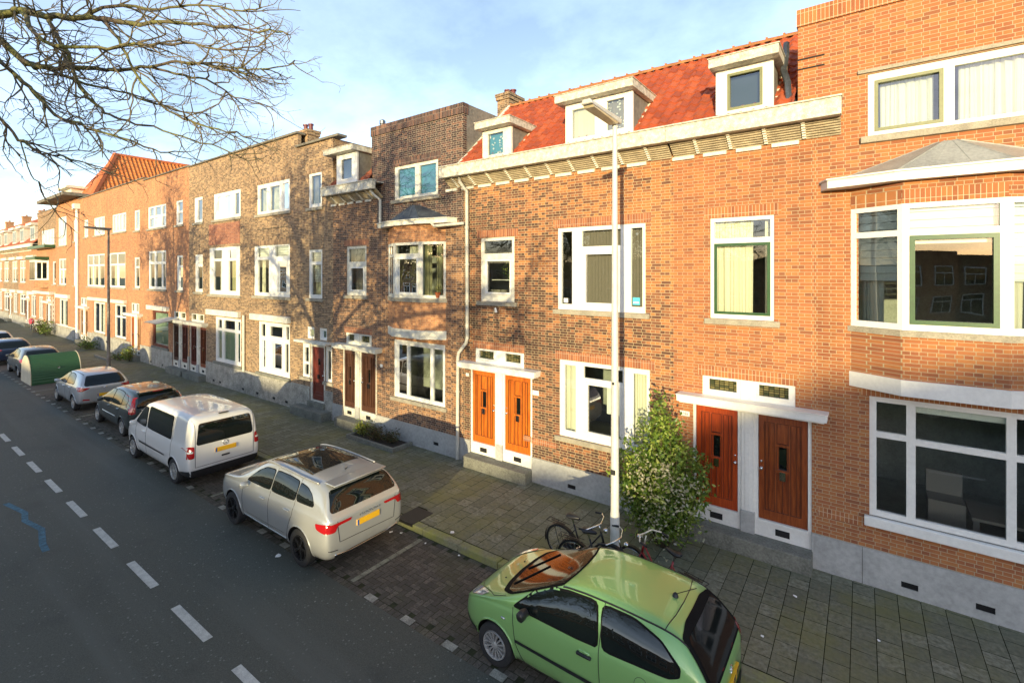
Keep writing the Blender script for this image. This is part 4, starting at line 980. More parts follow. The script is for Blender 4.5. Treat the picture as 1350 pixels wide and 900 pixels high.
# ---- house H
H_ = House('brick_house', 'orange tan brick house with a wide shop window and an awning over its doors', -35.2, -28.6, 10.95, 'brick_far', 'soldier_far', group=BR_GROUP)
H_.win(-34.6, -31.75, 8.0, 9.3, [(-34.4, -33.7, 8.75, 9.2), (-33.5, -32.6, 8.75, 9.2), (-32.4, -31.9, 8.75, 9.2), (-34.4, -33.7, 8.1, 8.6), (-33.5, -32.6, 8.1, 8.6), (-32.4, -31.9, 8.1, 8.6)], glass='glass_up')
H_.win(-34.5, -31.75, 4.45, 6.68, [(-34.3, -33.6, 6.05, 6.55), (-33.4, -32.5, 6.05, 6.55), (-32.3, -31.9, 6.05, 6.55), (-34.3, -33.6, 4.6, 5.9), (-33.4, -32.5, 4.6, 5.9), (-32.3, -31.9, 4.6, 5.9)], lintel=False)
H_.win(-33.8, -31.4, 1.15, 3.2, [(-33.65, -31.5, 1.3, 3.1)], mat='door_maroon', lintel=False, sillmat='concrete', curt=[('flat', 0, 0, 1, 'foil')])
b = MB(); b.box(-34.4, -31.3, -.16, 0, 3.25, 3.5); H_.part(b, 'window_canopy', 'white_worn')
H_.win(-30.35, -29.4, 7.98, 9.3, [(-30.1, -29.5, 8.75, 9.2), (-30.1, -29.5, 8.1, 8.62)], glass='glass_up'); H_.win(-30.25, -29.4, 4.45, 6.34, [(-30.0, -29.5, 5.8, 6.22), (-30.0, -29.5, 4.6, 5.68)], lintel=False)
H_.door_pair((-30.75, -30.0), (-29.6, -28.8), 'door_brown', 'door_maroon', transz=(2.88, 3.3), canopy=(-.1, .05), white='white_worn')
b = MB(); b.add([(-31.9, -1.0, 2.72), (-30.0, -1.0, 2.72), (-29.8, -.02, 2.95), (-31.3, -.02, 2.95)], [(0, 1, 2, 3)]); b.add([(-31.9, -1.0, 2.69), (-30.0, -1.0, 2.69), (-29.8, -.02, 2.92), (-31.3, -.02, 2.92)], [(0, 1, 2, 3)]); H_.part(b, 'awning', 'white_worn')
H_.plinth(-35.2, -28.6, 1.02, 'plinth_dirty', (-32.2, -34))
H_.finish(soldier_top=False, coping='coping')
# ---- house I
I = House('brick_house', 'wide orange brick house with a white rain pipe at its left, beyond the shop window', -49.5, -35.2, 11.1, 'brick_far', 'soldier_far', group=BR_GROUP)
def casw(Hh, x0, x1, z0, z1, n, tr=None, **k):
    w = (x1 - x0 - .16) / n; ps = []
    for i in range(n):
        a, c = x0 + .08 + i * w + .07, x0 + .08 + (i + 1) * w - .07
        if tr: ps += [(a, c, z0 + .12, tr - .06), (a, c, tr + .06, z1 - .1)]
        else: ps.append((a, c, z0 + .12, z1 - .1))
    Hh.win(x0, x1, z0, z1, ps, **k)
casw(I, -36.96, -36.0, 8.02, 9.28, 1, lintel=False, glass='glass_up'); casw(I, -36.96, -36.0, 4.46, 6.36, 1, 5.75, lintel=False)
casw(I, -41.35, -38.5, 8.1, 9.32, 4, lintel=False, glass='glass_up', curt=[('drape', 1, 0, 1, 'curtain_white')]); casw(I, -45.55, -43.0, 8.1, 9.38, 3, lintel=False, glass='glass_up'); casw(I, -48.1, -47.05, 8.1, 9.4, 1, lintel=False, glass='glass_up', curt=[('drape', 0, 0, 1, 'curtain_white')])
casw(I, -42.0, -38.65, 4.42, 6.75, 2, 5.95, lintel=False, curt=[('drape', 0, .2, .7, 'curtain_cream')]); casw(I, -47.3, -43.0, 4.4, 6.75, 3, 5.95, lintel=False, curt=[('drape', 0, 0, 1, 'curtain_cream'), ('drape', 2, .3, .8, 'curtain_cream')])
casw(I, -40.8, -38.5, 1.1, 3.32, 2, 2.5, lintel=False); casw(I, -45.6, -42.9, 1.1, 3.3, 2, None, lintel=False, curt=[('drape', 1, 0, .6, 'curtain_white')])
b = MB(); b.box(-46.6, -38.4, -.16, 0, 3.4, 3.62); I.part(b, 'window_canopy', 'white_worn')
I.door_pair((-37.6, -37.0), (-36.5, -35.9), 'door_orange', 'door_tan', transz=(2.88, 3.5), canopy=(-.4, .4), white='white')
I.door_pair((-49.1, -48.4), (-47.9, -47.2), 'door_tan', 'door_tan', transz=(2.88, 3.5), canopy=(-.1, .4), white='white')
I.plinth(-49.5, -35.2, 1.0, 'plinth_dirty', (-39.5, -44.0))
pipe(I, [(-49.55, -.1, 10.6), (-49.55, -.1, .3)], .11, 'white')
b = MB(); b.box(-49.9, -49.2, -.35, .0, 10.35, 10.75); I.part(b, 'rain_hopper', 'white')
I.finish(soldier_top=False, coping='coping')
# ---- tower J with hipped orange roof behind
J = House('corner_house', 'orange brick corner house with flat canopy roof and a high orange pantile roof behind', -56.6, -49.5, 11.3, 'brick_far', 'soldier_far', group=BR_GROUP, depth=20)
casw(J, -56.0, -53.3, 7.7, 10.1, 2, None, lintel=False, glass='glass_up', curt=[('drape', (0, 1), 0, .8, 'curtain_white')]); casw(J, -55.8, -53.4, 4.4, 6.6, 2, 5.7, lintel=False, curt=[('drape', 0, 0, .6, 'curtain_white')])
casw(J, -55.6, -52.9, .95, 3.2, 2, None, lintel=False, curt=[('drape', 0, 0, .8, 'curtain_white')]); casw(J, -51.1, -50.2, 7.9, 9.6, 1, lintel=False); casw(J, -51.1, -50.2, 4.4, 6.5, 1, lintel=False)
b = MB(); b.box(-56.4, -52.2, -.16, 0, 3.3, 3.6); J.part(b, 'window_canopy', 'white')
b = MB(); b.box(-56.6, -49.6, -.05, 0, .95, 1.03); J.part(b, 'string_course', 'white')
b = MB(); b.box(-56.6, -52.0, -.5, .02, 0, 10.6); J.part(b, 'corner_pier', 'brick_far') if False else None
b = MB(); b.box(-57.6, -48.9, -1.1, 2.2, 11.3, 11.55); J.part(b, 'canopy_roof', 'coping', bevel=.02)
b = MB(); b.box(-56.2, -53.8, .4, 2.0, 11.55, 12.5); b.box(-56.6, -53.4, 0, 2.4, 12.5, 12.7, 0); J.part(b, 'roof_box', 'white_worn')
J.plinth(-56.6, -49.5, .9, 'plinth_dirty')
J.finish(soldier_top=False)
# hipped roof: eave x=-48.9 y=.9 z=11.4 ; ridge x=-52.5, y from 3.1 to 20, z 15.7
EX, EZ, RX, RZ, Y0_, YR, YE = -48.6, 11.3, -52.3, 15.6, .6, 3.0, 22.0
Lr = math.hypot(RX - EX, RZ - EZ); V = Vector(((RX - EX) / Lr, 0, (RZ - EZ) / Lr)); b = MB()
pantile(b, (EX, Y0_, EZ), (0, 1, 0), V, (-(-V.z), 0, -V.x) if False else (V.z, 0, -V.x), YE - Y0_, Lr, mask=lambda u, v: u > (YR - Y0_) * v / Lr, tw=.3, th=.36, amp=.05, n=4)
J.part(b, 'roof', 'tile_orange')
b = MB(); b.add([(EX, Y0_, EZ), (RX, YR, RZ), (2 * RX - EX, Y0_, EZ), (RX, YE, RZ), (2 * RX - EX, YE, EZ)], [(0, 1, 2), (2, 1, 3, 4)]); b.tube([(EX, Y0_, EZ), (RX, YR, RZ)], .22, 6); b.tube([(RX, YR, RZ), (RX, YE, RZ)], .16, 6); J.part(b, 'roof_hip', 'tile_plain' if 'tile_plain' in M else 'terracotta')
b = MB(); b.box(-50.4, -49.6, 8.6, 9.8, 12.4, 14.2); J.part(b, 'roof_light', 'white_worn')
chimney(J, -54.6, 4.0, 12.5, 15.2, .8, .8, 'brick_tan')
# ---- K dark tower with balcony and L houses beyond
K = House('brick_house', 'dark brown brick house with white oriel and balcony, beyond the corner house', -63.8, -56.6, 11.0, 'brick_far', 'soldier_tan', group=BR_GROUP, depth=5, split=(7.6, 'brick_tan'))
casw(K, -62.2, -57.4, 7.9, 9.3, 4, lintel=False, glass='glass_up'); casw(K, -58.0, -56.9, 4.4, 6.4, 1, lintel=False)
b = MB(); b.prism([(-62.9, 0), (-62.3, -.8), (-60.0, -.8), (-59.4, 0)], 4.1, 6.6); K.part(b, 'oriel', 'white_worn')
b = MB()
for k in range(3): b.box(-62.2 + k * .75, -61.6 + k * .75, -.82, -.8, 4.8, 6.4)
K.part(b, 'oriel_pane', 'carglass')
b = MB()
for q in ((.15, .45), (.55, .85)): b.quad((.0 + q[0], -.01, 4.9), (q[1], -.01, 4.9), (q[1], -.01, 6.35), (q[0], -.01, 6.35))
K.part(facet(b, (-60.0, -.8), (-59.4, 0)), 'oriel_pane', 'carglass')
b = MB(); b.prism([(-62.95, 0), (-62.33, -.84), (-59.97, -.84), (-59.35, 0)], 4.05, 4.75); K.part(b, 'oriel_apron', 'brick_far')
b = MB(); b.box(-63.1, -59.2, -.95, .0, 6.6, 6.85); b.box(-63.8, -57.0, -.7, 0, 7.6, 7.85); K.part(b, 'oriel_roof', 'green'); b = MB(); b.box(-63.8, -57.0, -.4, 0, 3.5, 3.75); K.part(b, 'window_canopy', 'white_worn')
K.door_pair((-60.5, -59.7), (-59.2, -58.4), 'door_tan', 'white', transz=(2.88, 3.3))
casw(K, -63.3, -61.6, 1.1, 3.2, 2, lintel=False)
K.plinth(-63.8, -56.6, .9, 'plinth_dirty'); K.finish(coping='coping')
b = MB()
for k in range(7):
    z = .5 + k * .38
    b.tube([(-57.7, -.06, z), (-56.9, -.06, z + .38)], .03, 4); b.tube([(-56.9, -.06, z), (-57.7, -.06, z + .38)], .03, 4)
for x in (-57.7, -56.9): b.tube([(x, -.06, .4), (x, -.06, 3.3)], .03, 4)
tag(b.build('trellis', 'white_worn', None, (-57.3, 0, 0)), 'white diamond trellis fixed beside the corner house', 'trellis').location = FP(-57.3); bpy.data.objects['trellis'].rotation_euler[2] = RA
lx = -63.8
for k, (wd, br, lab) in enumerate([(9, 'brick_far', 'low orange brick house with three white dormers, next to the dark house'), (9, 'brick_tan', 'low brown brick house second beyond the dark house'), (10, 'brick_far', 'low orange brick house third beyond the dark house'), (12, 'brick_tan', 'low brown brick house at the far left of the row'), (14, 'brick_far', 'farthest low orange brick house of the row'), (16, 'brick_tan', 'last low brown brick house closing the far row')]):
    x1, x0 = lx, lx - wd; lx = x0
    Lh = House('brick_house', lab, x0, x1, 7.9, br, 'soldier_far', group=BR_GROUP)
    casw(Lh, x0 + .6, x0 + 3.4, 4.4, 6.7, 2, 5.9, lintel=False, curt=[('drape', 0, 0, .6, 'curtain_cream')]); casw(Lh, x1 - 3.6, x1 - .8, 4.4, 6.7, 2, 5.9, lintel=False, curt=[('drape', 1, 0, .6, 'curtain_cream')])
    casw(Lh, x0 + .6, x0 + 3.4, 1.1, 3.2, 2, None, lintel=False); casw(Lh, x1 - 2.9, x1 - .8, 1.1, 3.2, 2, None, lintel=False)
    c = (x0 + x1) / 2 - .2
    Lh.door_pair((c - .9, c - .15), (c + .3, c + 1.0), 'door_maroon' if k % 2 == 0 else 'door_tan', 'door_tan', transz=(2.88, 3.3))
    b = MB(); b.box(x0 + .4, x0 + 3.6, -.2, 0, 3.3, 3.6); b.box(x1 - 3.8, x1 - .6, -.2, 0, 3.3, 3.6); b.box(x0 + .4, x0 + 3.6, -.25, 0, 6.8, 7.1); b.box(x1 - 3.8, x1 - .6, -.25, 0, 6.8, 7.1); Lh.part(b, 'window_canopy', 'white_worn')
    Lh.plinth(x0, x1, .9, 'plinth_dirty'); Lh.finish(soldier_top=False, roof=False)
    cornice(Lh, x0, x1, 7.9, 8.2, mat='white_worn', step=3)
    b = MB(); pantile(b, (x0, -.3, 8.2), (1, 0, 0), Vector((0, 3.6, 4.0)).normalized(), Vector((0, -4.0, 3.6)).normalized(), wd, 5.2, tw=.3, th=.36, n=3, amp=.04); Lh.part(b, 'roof', 'tile_dull')
    b = MB(); b.quad((x0, 3.3, 12.0), (x1, 3.3, 12.0), (x1, 7, 8), (x0, 7, 8)); b.quad((x0, -.2, 8.1), (x1, -.2, 8.1), (x1, 3.3, 11.9), (x0, 3.3, 11.9)); Lh.part(b, 'roof_back', 'bitumen')
    for q in (x0 + 1.0, x1 - 3.0):
        b = MB(); b.box(q, q + 2.0, -.05, 1.9, 8.5, 10.0); Dm = Lh.part(b, 'dormer', 'white_worn'); b = MB(); b.box(q - .3, q + 2.3, -.35, 2.3, 10.0, 10.25); Lh.part(b, 'dormer_roof', 'white_worn', Dm)
        b = MB(); b.box(q + .2, q + .9, -.07, -.04, 8.7, 9.8); b.box(q + 1.1, q + 1.8, -.07, -.04, 8.7, 9.8); Lh.part(b, 'pane', 'carglass', Dm)
    chimney(Lh, x0 + .5, 3.4, 11, 13, .8, .8, 'brick_far')

# ------------------------------------------------------------------ vehicles
def lerp(a, b, t_): return a + (b - a) * t_
class Car:
    """x runs from the rear (0) to the front (L); y to the left; built once, then parked by its root"""
    def __init__(s, name, label, cat, paint, L, W, H, st, wheels, X, Y, rot=180, rim='alloy', spokes=7, group='cars parked along the kerb', low='black', archm=.055, wpw=.19):
        s.L, s.W, s.H, s.paint = L, W, H, paint
        s.root = tag(empty(name, (X, Y, -.12), R(rot)), label, cat, group); s.cx = L / 2
        s.root.location = (X - L / 2, Y, -.12)
        zmax = max(q[3] for q in st); rings = []
        for (x, zg, zb, zt, w, wr) in st:
            wb = w * .955; k = min(max((zt - zb) / (zmax - zb - .02), 0), 1); we = lerp(wb, wr, k); kk = min(max((zt - zb) / .35, .15), 1)
            h = [(0, zg), (.7 * w, zg), (.92 * w, zg + .02), (.985 * w, zg + .16), (w, lerp(zg, zb, .5)), (.995 * w, zb - .15), (wb + .012, zb - .03), (wb - .012, zb + .01 * kk),
                 (lerp(wb, we, .5) + .012 * k, lerp(zb, zt, .47)), (we + .004, zt - .085 * kk), (we * .9, zt - .026 * kk), (we * .5, zt - .004), (0, zt)]
            rings.append([(x, y, z) for y, z in h] + [(x, -y, z) for y, z in h[-2:0:-1]])
        n = len(rings[0]); vs = []; fs = []
        for ri, r in enumerate(rings): vs += r
        for i in range(len(rings) - 1):
            for k in range(n):
                a, c = i * n + k, i * n + (k + 1) % n; fs.append((a, c, c + n, a + n))
        for (ri, flip, dx) in ((0, False, -.0), (len(rings) - 1, True, .0)):
            r = rings[ri]; cz = sum(p[2] for p in r) / n; base = len(vs)
            vs += [(p[0] + dx, p[1] * .6, cz + (p[2] - cz) * .6) for p in r]; vs.append((r[0][0] + dx, 0, cz))
            for k in range(n):
                a, c = ri * n + k, ri * n + (k + 1) % n; f = (a, c, base + (k + 1) % n, base + k); g_ = (base + k, base + (k + 1) % n, base + n)
                fs.append(f if flip else f[::-1]); fs.append(g_ if flip else g_[::-1])
        me = bpy.data.meshes.new('body'); me.from_pydata(vs, [], fs); me.materials.append(M[paint]); me.materials.append(M['black'])
        o = bpy.data.objects.new('body', me); COL.objects.link(o)
        bm = bmesh.new(); bm.from_mesh(me); bmesh.ops.recalc_face_normals(bm, faces=bm.faces); bm.to_mesh(me); bm.free()
        o.modifiers.new('s', 'SUBSURF').levels = 2
        bpy.context.view_layer.update()
        def bake():
            dg = bpy.context.evaluated_depsgraph_get(); m_ = bpy.data.meshes.new_from_object(o.evaluated_get(dg), depsgraph=dg); return m_
        m2 = bake(); o.modifiers.clear(); o.data = m2
        for (wx, r) in ((wheels[0], wheels[2]), (wheels[1], wheels[2])):
            for sy in (1, -1):
                for (sol, jit) in (('EXACT', 0), ('EXACT', .006), ('EXACT', -.009), ('FAST', .004), ('FAST', -.007)):
                    b = MB(); b.tube([(wx + jit, sy * (W / 2 - .3 + jit), r), (wx + jit, sy * (W / 2 + .25), r)], r + archm, 32); c = b.build('cut', 'black')
                    md = o.modifiers.new('b', 'BOOLEAN'); md.operation = 'DIFFERENCE'; md.object = c; md.solver = sol
                    if sol == 'EXACT': md.material_mode = 'TRANSFER'
                    bpy.context.view_layer.update(); m3 = bake(); o.modifiers.clear(); bpy.data.objects.remove(c)
                    ok = len(m3.polygons) > 500 and max(abs(v.co.y) for v in m3.vertices) < W / 2 + .1 and max(v.co.x for v in m3.vertices) > L - .15 and len(m3.polygons) != len(m2.polygons)
                    if ok: m2 = m3; o.data = m2; break
                if not ok: print('BOOLEAN FAILED', name, wx, sy)
        m2.name = 'body'
        bm = bmesh.new(); bm.from_mesh(m2)
        # dark sills: lowest faces take the black material
        bm.to_mesh(m2); bm.free()
        for p in m2.polygons: p.use_smooth = True
        m2.set_sharp_from_angle(angle=R(38))
        s.bvh = BVHTree.FromPolygons([v.co.copy() for v in m2.vertices], [tuple(p.vertices) for p in m2.polygons])
        for v in m2.vertices: v.co.x -= s.cx
        o.parent = s.root; s.body = o
        s.wheels = wheels
        # wheels
        wr = wheels[2]; tw = wpw
        proto = None
        for wx in wheels[:2]:
            for sy in (1, -1):
                if proto is None:
                    E_ = empty('wheel', (0, 0, 0)); E_.parent = s.root; proto = E_
                    b = MB(); rr = wr * .655
                    b.lathe([(rr, -tw), (wr - .03, -tw), (wr, -tw + .03), (wr, -.03), (wr - .012, -.012), (wr - .035, 0), (rr + .01, -.006), (rr, -.02)], (0, 0, 0), 'y', 36)
                    b.build('tyre', 'rubber', E_, smooth=True, auto=40)
                    b = MB(); b.lathe([(rr + .004, -.02), (rr - .004, .0), (rr - .02, -.004), (rr - .03, -.055)], (0, 0, 0), 'y', 36)
                    b.lathe([(.001, -.008), (.03, -.01), (.045, -.018), (.05, -.05)], (0, 0, 0), 'y', 18)
                    for k in range(spokes):
                        a = 2 * math.pi * k / spokes; ca, sa = math.cos(a), math.sin(a); hw = 1.15 * rr / spokes * (1.0 if spokes > 6 else .62)
                        def P(r_, t2, y): return (ca * r_ - sa * t2, y, sa * r_ + ca * t2)
                        b.add([P(.03, hw * .5, -.02), P(.03, -hw * .5, -.02), P(rr - .012, -hw, -.012), P(rr - .012, hw, -.012), P(.03, hw * .5, -.05), P(.03, -hw * .5, -.05), P(rr - .012, -hw * 1.1, -.06), P(rr - .012, hw * 1.1, -.06)],
                              [(0, 1, 2, 3), (1, 5, 6, 2), (0, 3, 7, 4), (2, 6, 7, 3)])
                    RM = b.build('rim', rim, E_, smooth=True, auto=35)
                    b = MB(); b.lathe([(.001, -.075), (rr, -.075)], (0, 0, 0), 'y', 24); b.build('brake_disc', 'dark', E_)
                    E = E_
                else: E = copy_tree(proto, s.root)
                E.location = (wx - s.cx, sy * (W / 2 - .018), wr); E.rotation_euler = (0, rnd.random(), 0) if sy > 0 else (0, rnd.random(), math.pi)
    def hit(s, a, c, kind):
        if kind in 'LR':
            sg = 1 if kind == 'L' else -1; o, d = Vector((a, 3 * sg, c)), Vector((0, -sg, 0))
        elif kind == 'B': o, d = Vector((-2, a, c)), Vector((1, 0, 0))
        elif kind == 'F': o, d = Vector((s.L + 2, a, c)), Vector((-1, 0, 0))
        else: o, d = Vector((a, c, 4)), Vector((0, 0, -1))
        h = s.bvh.ray_cast(o, d)
        return (h[0], h[1], d) if h[0] is not None else None
    def patch(s, name, mat, kinds, poly, off=.005, parent=None, res=.055, thick=0):
        out = None
        if 'window' in name or 'windscreen' in name or 'light' in name:
            for it in range(2):
                q = []
                for i in range(len(poly)):
                    a, b_, c_ = poly[i - 1], poly[i], poly[(i + 1) % len(poly)]
                    rr_ = .12 if it == 0 else .25
                    da, dc = math.dist(a, b_), math.dist(b_, c_); ta = min(rr_, .06 / max(da, 1e-6)) if it == 0 else .2; tc = min(rr_, .06 / max(dc, 1e-6)) if it == 0 else .2
                    q += [(lerp(b_[0], a[0], ta), lerp(b_[1], a[1], ta)), (lerp(b_[0], c_[0], tc), lerp(b_[1], c_[1], tc))]
                poly = q
        for kind in kinds:
            bm = bmesh.new(); vs = [bm.verts.new((a, c, 0)) for a, c in poly]; bm.faces.new(vs)
            bmesh.ops.triangulate(bm, faces=bm.faces)
            for ax in (0, 1):
                lo, hi = min(p[ax] for p in poly), max(p[ax] for p in poly); n = int((hi - lo) / res)
                for k in range(1, n + 1):
                    pc = [0, 0, 0]; pn = [0, 0, 0]; pc[ax] = lo + (hi - lo) * k / (n + 1); pn[ax] = 1
                    bmesh.ops.bisect_plane(bm, geom=bm.verts[:] + bm.edges[:] + bm.faces[:], plane_co=pc, plane_no=pn)
            dead = []; dd = None; ddir = Vector((0, 0, 1))
            for v in bm.verts:
                h = s.hit(v.co.x, v.co.y, kind)
                if h is None: dead.append(v); continue
                nrm = h[1] if h[1].dot(h[2]) < 0 else -h[1]; v.co = h[0] + nrm * off - Vector((s.cx, 0, 0)); ddir = h[2]
            if dead: bmesh.ops.delete(bm, geom=dead, context='VERTS')
            if not bm.faces: bm.free(); continue
            bmesh.ops.join_triangles(bm, faces=bm.faces, angle_face_threshold=3.1, angle_shape_threshold=3.1) if False else None
            bm.normal_update()
            for f in bm.faces:
                if f.normal.dot(ddir) > 0: f.normal_flip()
            me = bpy.data.meshes.new(name); bm.to_mesh(me); bm.free(); me.materials.append(M[mat])
            for p in me.polygons: p.use_smooth = True
            out = bpy.data.objects.new(name, me); COL.objects.link(out); out.parent = parent or s.root
        return out
    def line(s, name, mat, kinds, pts, r=.005, parent=None, off=.0, closed=False, n=5):
        for kind in kinds:
            b = MB(); P = list(pts) + ([pts[0]] if closed else []); run = []
            for i in range(len(P) - 1):
                m_ = max(2, int(math.dist(P[i], P[i + 1]) / .04))
                for k in range(m_ + (1 if i == len(P) - 2 else 0)):
                    t_ = k / m_; h = s.hit(lerp(P[i][0], P[i + 1][0], t_), lerp(P[i][1], P[i + 1][1], t_), kind)
                    if h: run.append(h[0] + (h[1] if h[1].dot(h[2]) < 0 else -h[1]) * off - Vector((s.cx, 0, 0)))
            if len(run) > 1: b.tube(run, r, n); b.build(name, mat, parent or s.root, smooth=True)
    def boxpart(s, name, mat, x0, x1, y0, y1, z0, z1, bev=.01, parent=None, both=False):
        o = None
        for sg in ((1, -1) if both else (1,)):
            b = MB(); b.box(x0 - s.cx, x1 - s.cx, min(y0 * sg, y1 * sg), max(y0 * sg, y1 * sg), z0, z1); o = b.build(name, mat, parent or s.root, bevel=bev, smooth=True, auto=40)
        return o
    def mirrors(s, x, z, col=None, y=None):
        y = y or s.W / 2 - .03
        for sg in (1, -1):
            b = MB(); c = (x - s.cx, sg * (y + .1), z)
            b.lathe([(.001, -.1), (.055, -.085), (.075, -.02), (.07, .05), (.05, .07), (.001, .072)], c, 'y', 14)
            b.v = [(p[0] if p[0] > c[0] else c[0] + (p[0] - c[0]) * .6, p[1], c[2] + (p[2] - c[2]) * .95) for p in b.v]
            b.tube([(c[0], sg * (y - .06), z - .05), (c[0], sg * (y + .05), z - .03)], .025, 6)
            b.build('wing_mirror', col or s.paint, s.root, smooth=True, auto=50)
    def plate(s, x, z, y=0, w=.52, tilt=0, glyph=False, d=.02, blue=True):
        b = MB(); b.box(x - s.cx - d, x - s.cx + .05, y - w / 2, y + w / 2, z - .055, z + .055); P_ = b.build('number_plate', 'yellow', s.root, bevel=.004)
        b = MB(); b.box(x - s.cx - d - .002, x - s.cx, y + w / 2 - .04, y + w / 2 - .002, z - .05, z + .05); b.build('plate_end', 'blueplate', P_)
        if glyph:
            b = MB(); yy = y + w / 2 - .09
            for k in range(8):
                if k not in (2, 5): b.box(x - s.cx - d - .0025, x - s.cx - d, yy - .035, yy, z - .035, z + .035)
                yy -= .052
            b.build('blurred_characters', 'ink', P_)
        return P_
    def arches(s, mat, w=.028):
        for wx in s.wheels[:2]:
            r = s.wheels[2] + .062; pts = [(wx + r * math.cos(a), s.wheels[2] + r * math.sin(a)) for a in [R(-15 + 210 * k / 22) for k in range(23)]]
            s.line('wheel_arch', mat, 'LR', pts, w * .55, off=.0, n=6)
def door_lines(c, xs, z0, z1s, belt):
    pass

# --- light green hatchback
gw = .83
st = [(0.0, .33, .78, .84, .60, .5), (.03, .27, .86, .93, .70, .54), (.12, .24, .93, 1.06, .775, .57), (.3, .22, .955, 1.30, .805, .585), (.5, .21, .955, 1.42, .82, .595), (.9, .2, .95, 1.46, .83, .60), (1.35, .2, .94, 1.475, .83, .61),
      (1.75, .2, .93, 1.455, .83, .605), (2.0, .2, .92, 1.4, .83, .60), (2.35, .2, .91, 1.22, .825, .6), (2.75, .2, .89, 1.02, .82, .62), (3.0, .21, .86, .925, .81, .66), (3.25, .22, .80, .86, .785, .6), (3.45, .24, .72, .775, .73, .55), (3.6, .28, .62, .66, .62, .45), (3.67, .35, .52, .56, .48, .35)]
g_ = Car('hatchback_car', 'light green three door hatchback parked nearest, at the lower right', 'car', 'paint_green', 3.67, 1.66, 1.46, st, (.62, 2.93, .292), -1.25, 6.17, rim='alloy', spokes=14)
g_.patch('windscreen_seal', 'seal', 'T', [(2.93, .58), (3.0, .35), (3.03, 0), (3.0, -.35), (2.93, -.58), (2.74, -.68), (2.3, -.61), (1.95, -.555), (1.88, -.3), (1.86, 0), (1.88, .3), (1.95, .555), (2.3, .61), (2.74, .68)], .003)
g_.patch('windscreen', 'screenglass', 'T', [(2.85, .55), (2.91, .35), (2.94, 0), (2.91, -.35), (2.85, -.55), (2.7, -.64), (2.3, -.575), (1.97, -.52), (1.91, -.3), (1.89, 0), (1.91, .3), (1.97, .52), (2.3, .575), (2.7, .64)], .006)
for nm, mt, of, e in (('window_seal', 'seal', .003, .022), ('side_window', 'carglass', .0065, 0)):
    g_.patch(nm, mt, 'LR', [(2.62 + e * 2, .955 - e), (2.34 + e, 1.17 + e), (2.1, 1.29 + e), (1.85, 1.345 + e), (1.44 - e, 1.375 + e), (1.36 - e, .96 - e)], of)
    g_.patch(nm, mt, 'LR', [(1.29 + e, .965 - e), (1.36 + e, 1.37 + e), (.95, 1.36 + e), (.62, 1.27 + e), (.4 - e, 1.1 + e), (.4 - e, 1.03), (.5, 1.0 - e), (.9, .985 - e)], of)
g_.patch('rear_window_seal', 'seal', 'B', [(-.64, .93), (.64, .93), (.66, 1.0), (.56, 1.33), (.3, 1.375), (-.3, 1.375), (-.56, 1.33), (-.66, 1.0)], .008)
g_.patch('rear_window', 'screenglass', 'B', [(-.58, .96), (.58, .96), (.6, 1.02), (.5, 1.32), (-.5, 1.32), (-.6, 1.02)], .013)
for sg in (1, -1): g_.line('roof_trim', 'black', 'T', [(.33, .56 * sg), (.8, .575 * sg), (1.4, .58 * sg), (1.75, .575 * sg), (1.95, .565 * sg)], .011)
g_.line('roof_seam', 'black', 'T', [(.6, -.56), (.56, -.3), (.55, 0), (.56, .3), (.6, .56)], .006)
door = g_.patch('door', 'paint_green', 'LR', [(2.6, .93), (1.36, .93), (1.33, .6), (1.36, .3), (2.42, .28), (2.55, .5)], .0035)
g_.line('door_seam', 'black', 'LR', [(1.34, 1.4), (1.34, .95), (1.31, .6), (1.34, .27), (2.42, .25), (2.56, .5), (2.63, .93)], .005)
g_.patch('rub_strip', 'black', 'LR', [(1.33, .5), (2.56, .52), (2.55, .56), (1.33, .55)], .014)
for (x0, x1, z) in ((1.42, 1.62, .82),):
    g_.boxpart('door_handle', 'black', x0, x1, .805, .855, z - .02, z + .018, both=True); g_.boxpart('handle_recess', 'paint_green', x0 + .03, x1 - .03, .8, .828, z - .05, z + .045, both=True)
g_.line('fuel_cap', 'black', 'R', [(.8 + .08 * math.cos(a * .5236), .8 + .08 * math.sin(a * .5236)) for a in range(13)], .003); g_.line('fuel_cap', 'black', 'L', [(.8 + .08 * math.cos(a * .5236), .8 + .08 * math.sin(a * .5236)) for a in range(13)], .003)
g_.patch('headlight', 'clearlamp', 'T', [(3.12, .66), (3.2, .74), (3.42, .68), (3.53, .55), (3.48, .43), (3.36, .52)], .008); g_.patch('headlight', 'clearlamp', 'T', [(3.12, -.66), (3.2, -.74), (3.42, -.68), (3.53, -.55), (3.48, -.43), (3.36, -.52)], .008)
g_.line('bonnet_seam', 'black', 'T', [(2.8, .7), (3.0, .71), (3.12, .63), (3.36, .5), (3.5, .3), (3.54, 0), (3.5, -.3), (3.36, -.5), (3.12, -.63), (3.0, -.71), (2.8, -.7)], .005)
g_.patch('bumper_strip', 'black', 'F', [(-.6, .33), (.6, .33), (.6, .45), (-.6, .45)], .008); g_.patch('bumper_strip', 'black', 'LR', [(3.2, .27), (3.62, .32), (3.62, .42), (3.3, .38)], .008)
for sg in (1, -1): g_.patch('tail_light', 'redlamp', 'B', [(sg * .64, .72), (sg * .75, .74), (sg * .77, .98), (sg * .6, 1.0), (sg * .58, .9)], .009)
g_.patch('tail_light', 'redlamp', 'LR', [(.05, .74), (.16, .78), (.24, .98), (.1, 1.0), (.03, .95)], .009)
g_.patch('rear_bumper', 'black', 'B', [(-.62, .34), (.62, .34), (.66, .5), (-.66, .5)], .012)
g_.line('tailgate_seam', 'black', 'B', [(-.62, .58), (.62, .58), (.7, .7), (.66, .95)], .005)
g_.plate(.0, .7, glyph=True, d=.03); g_.mirrors(2.38, .99, 'black')
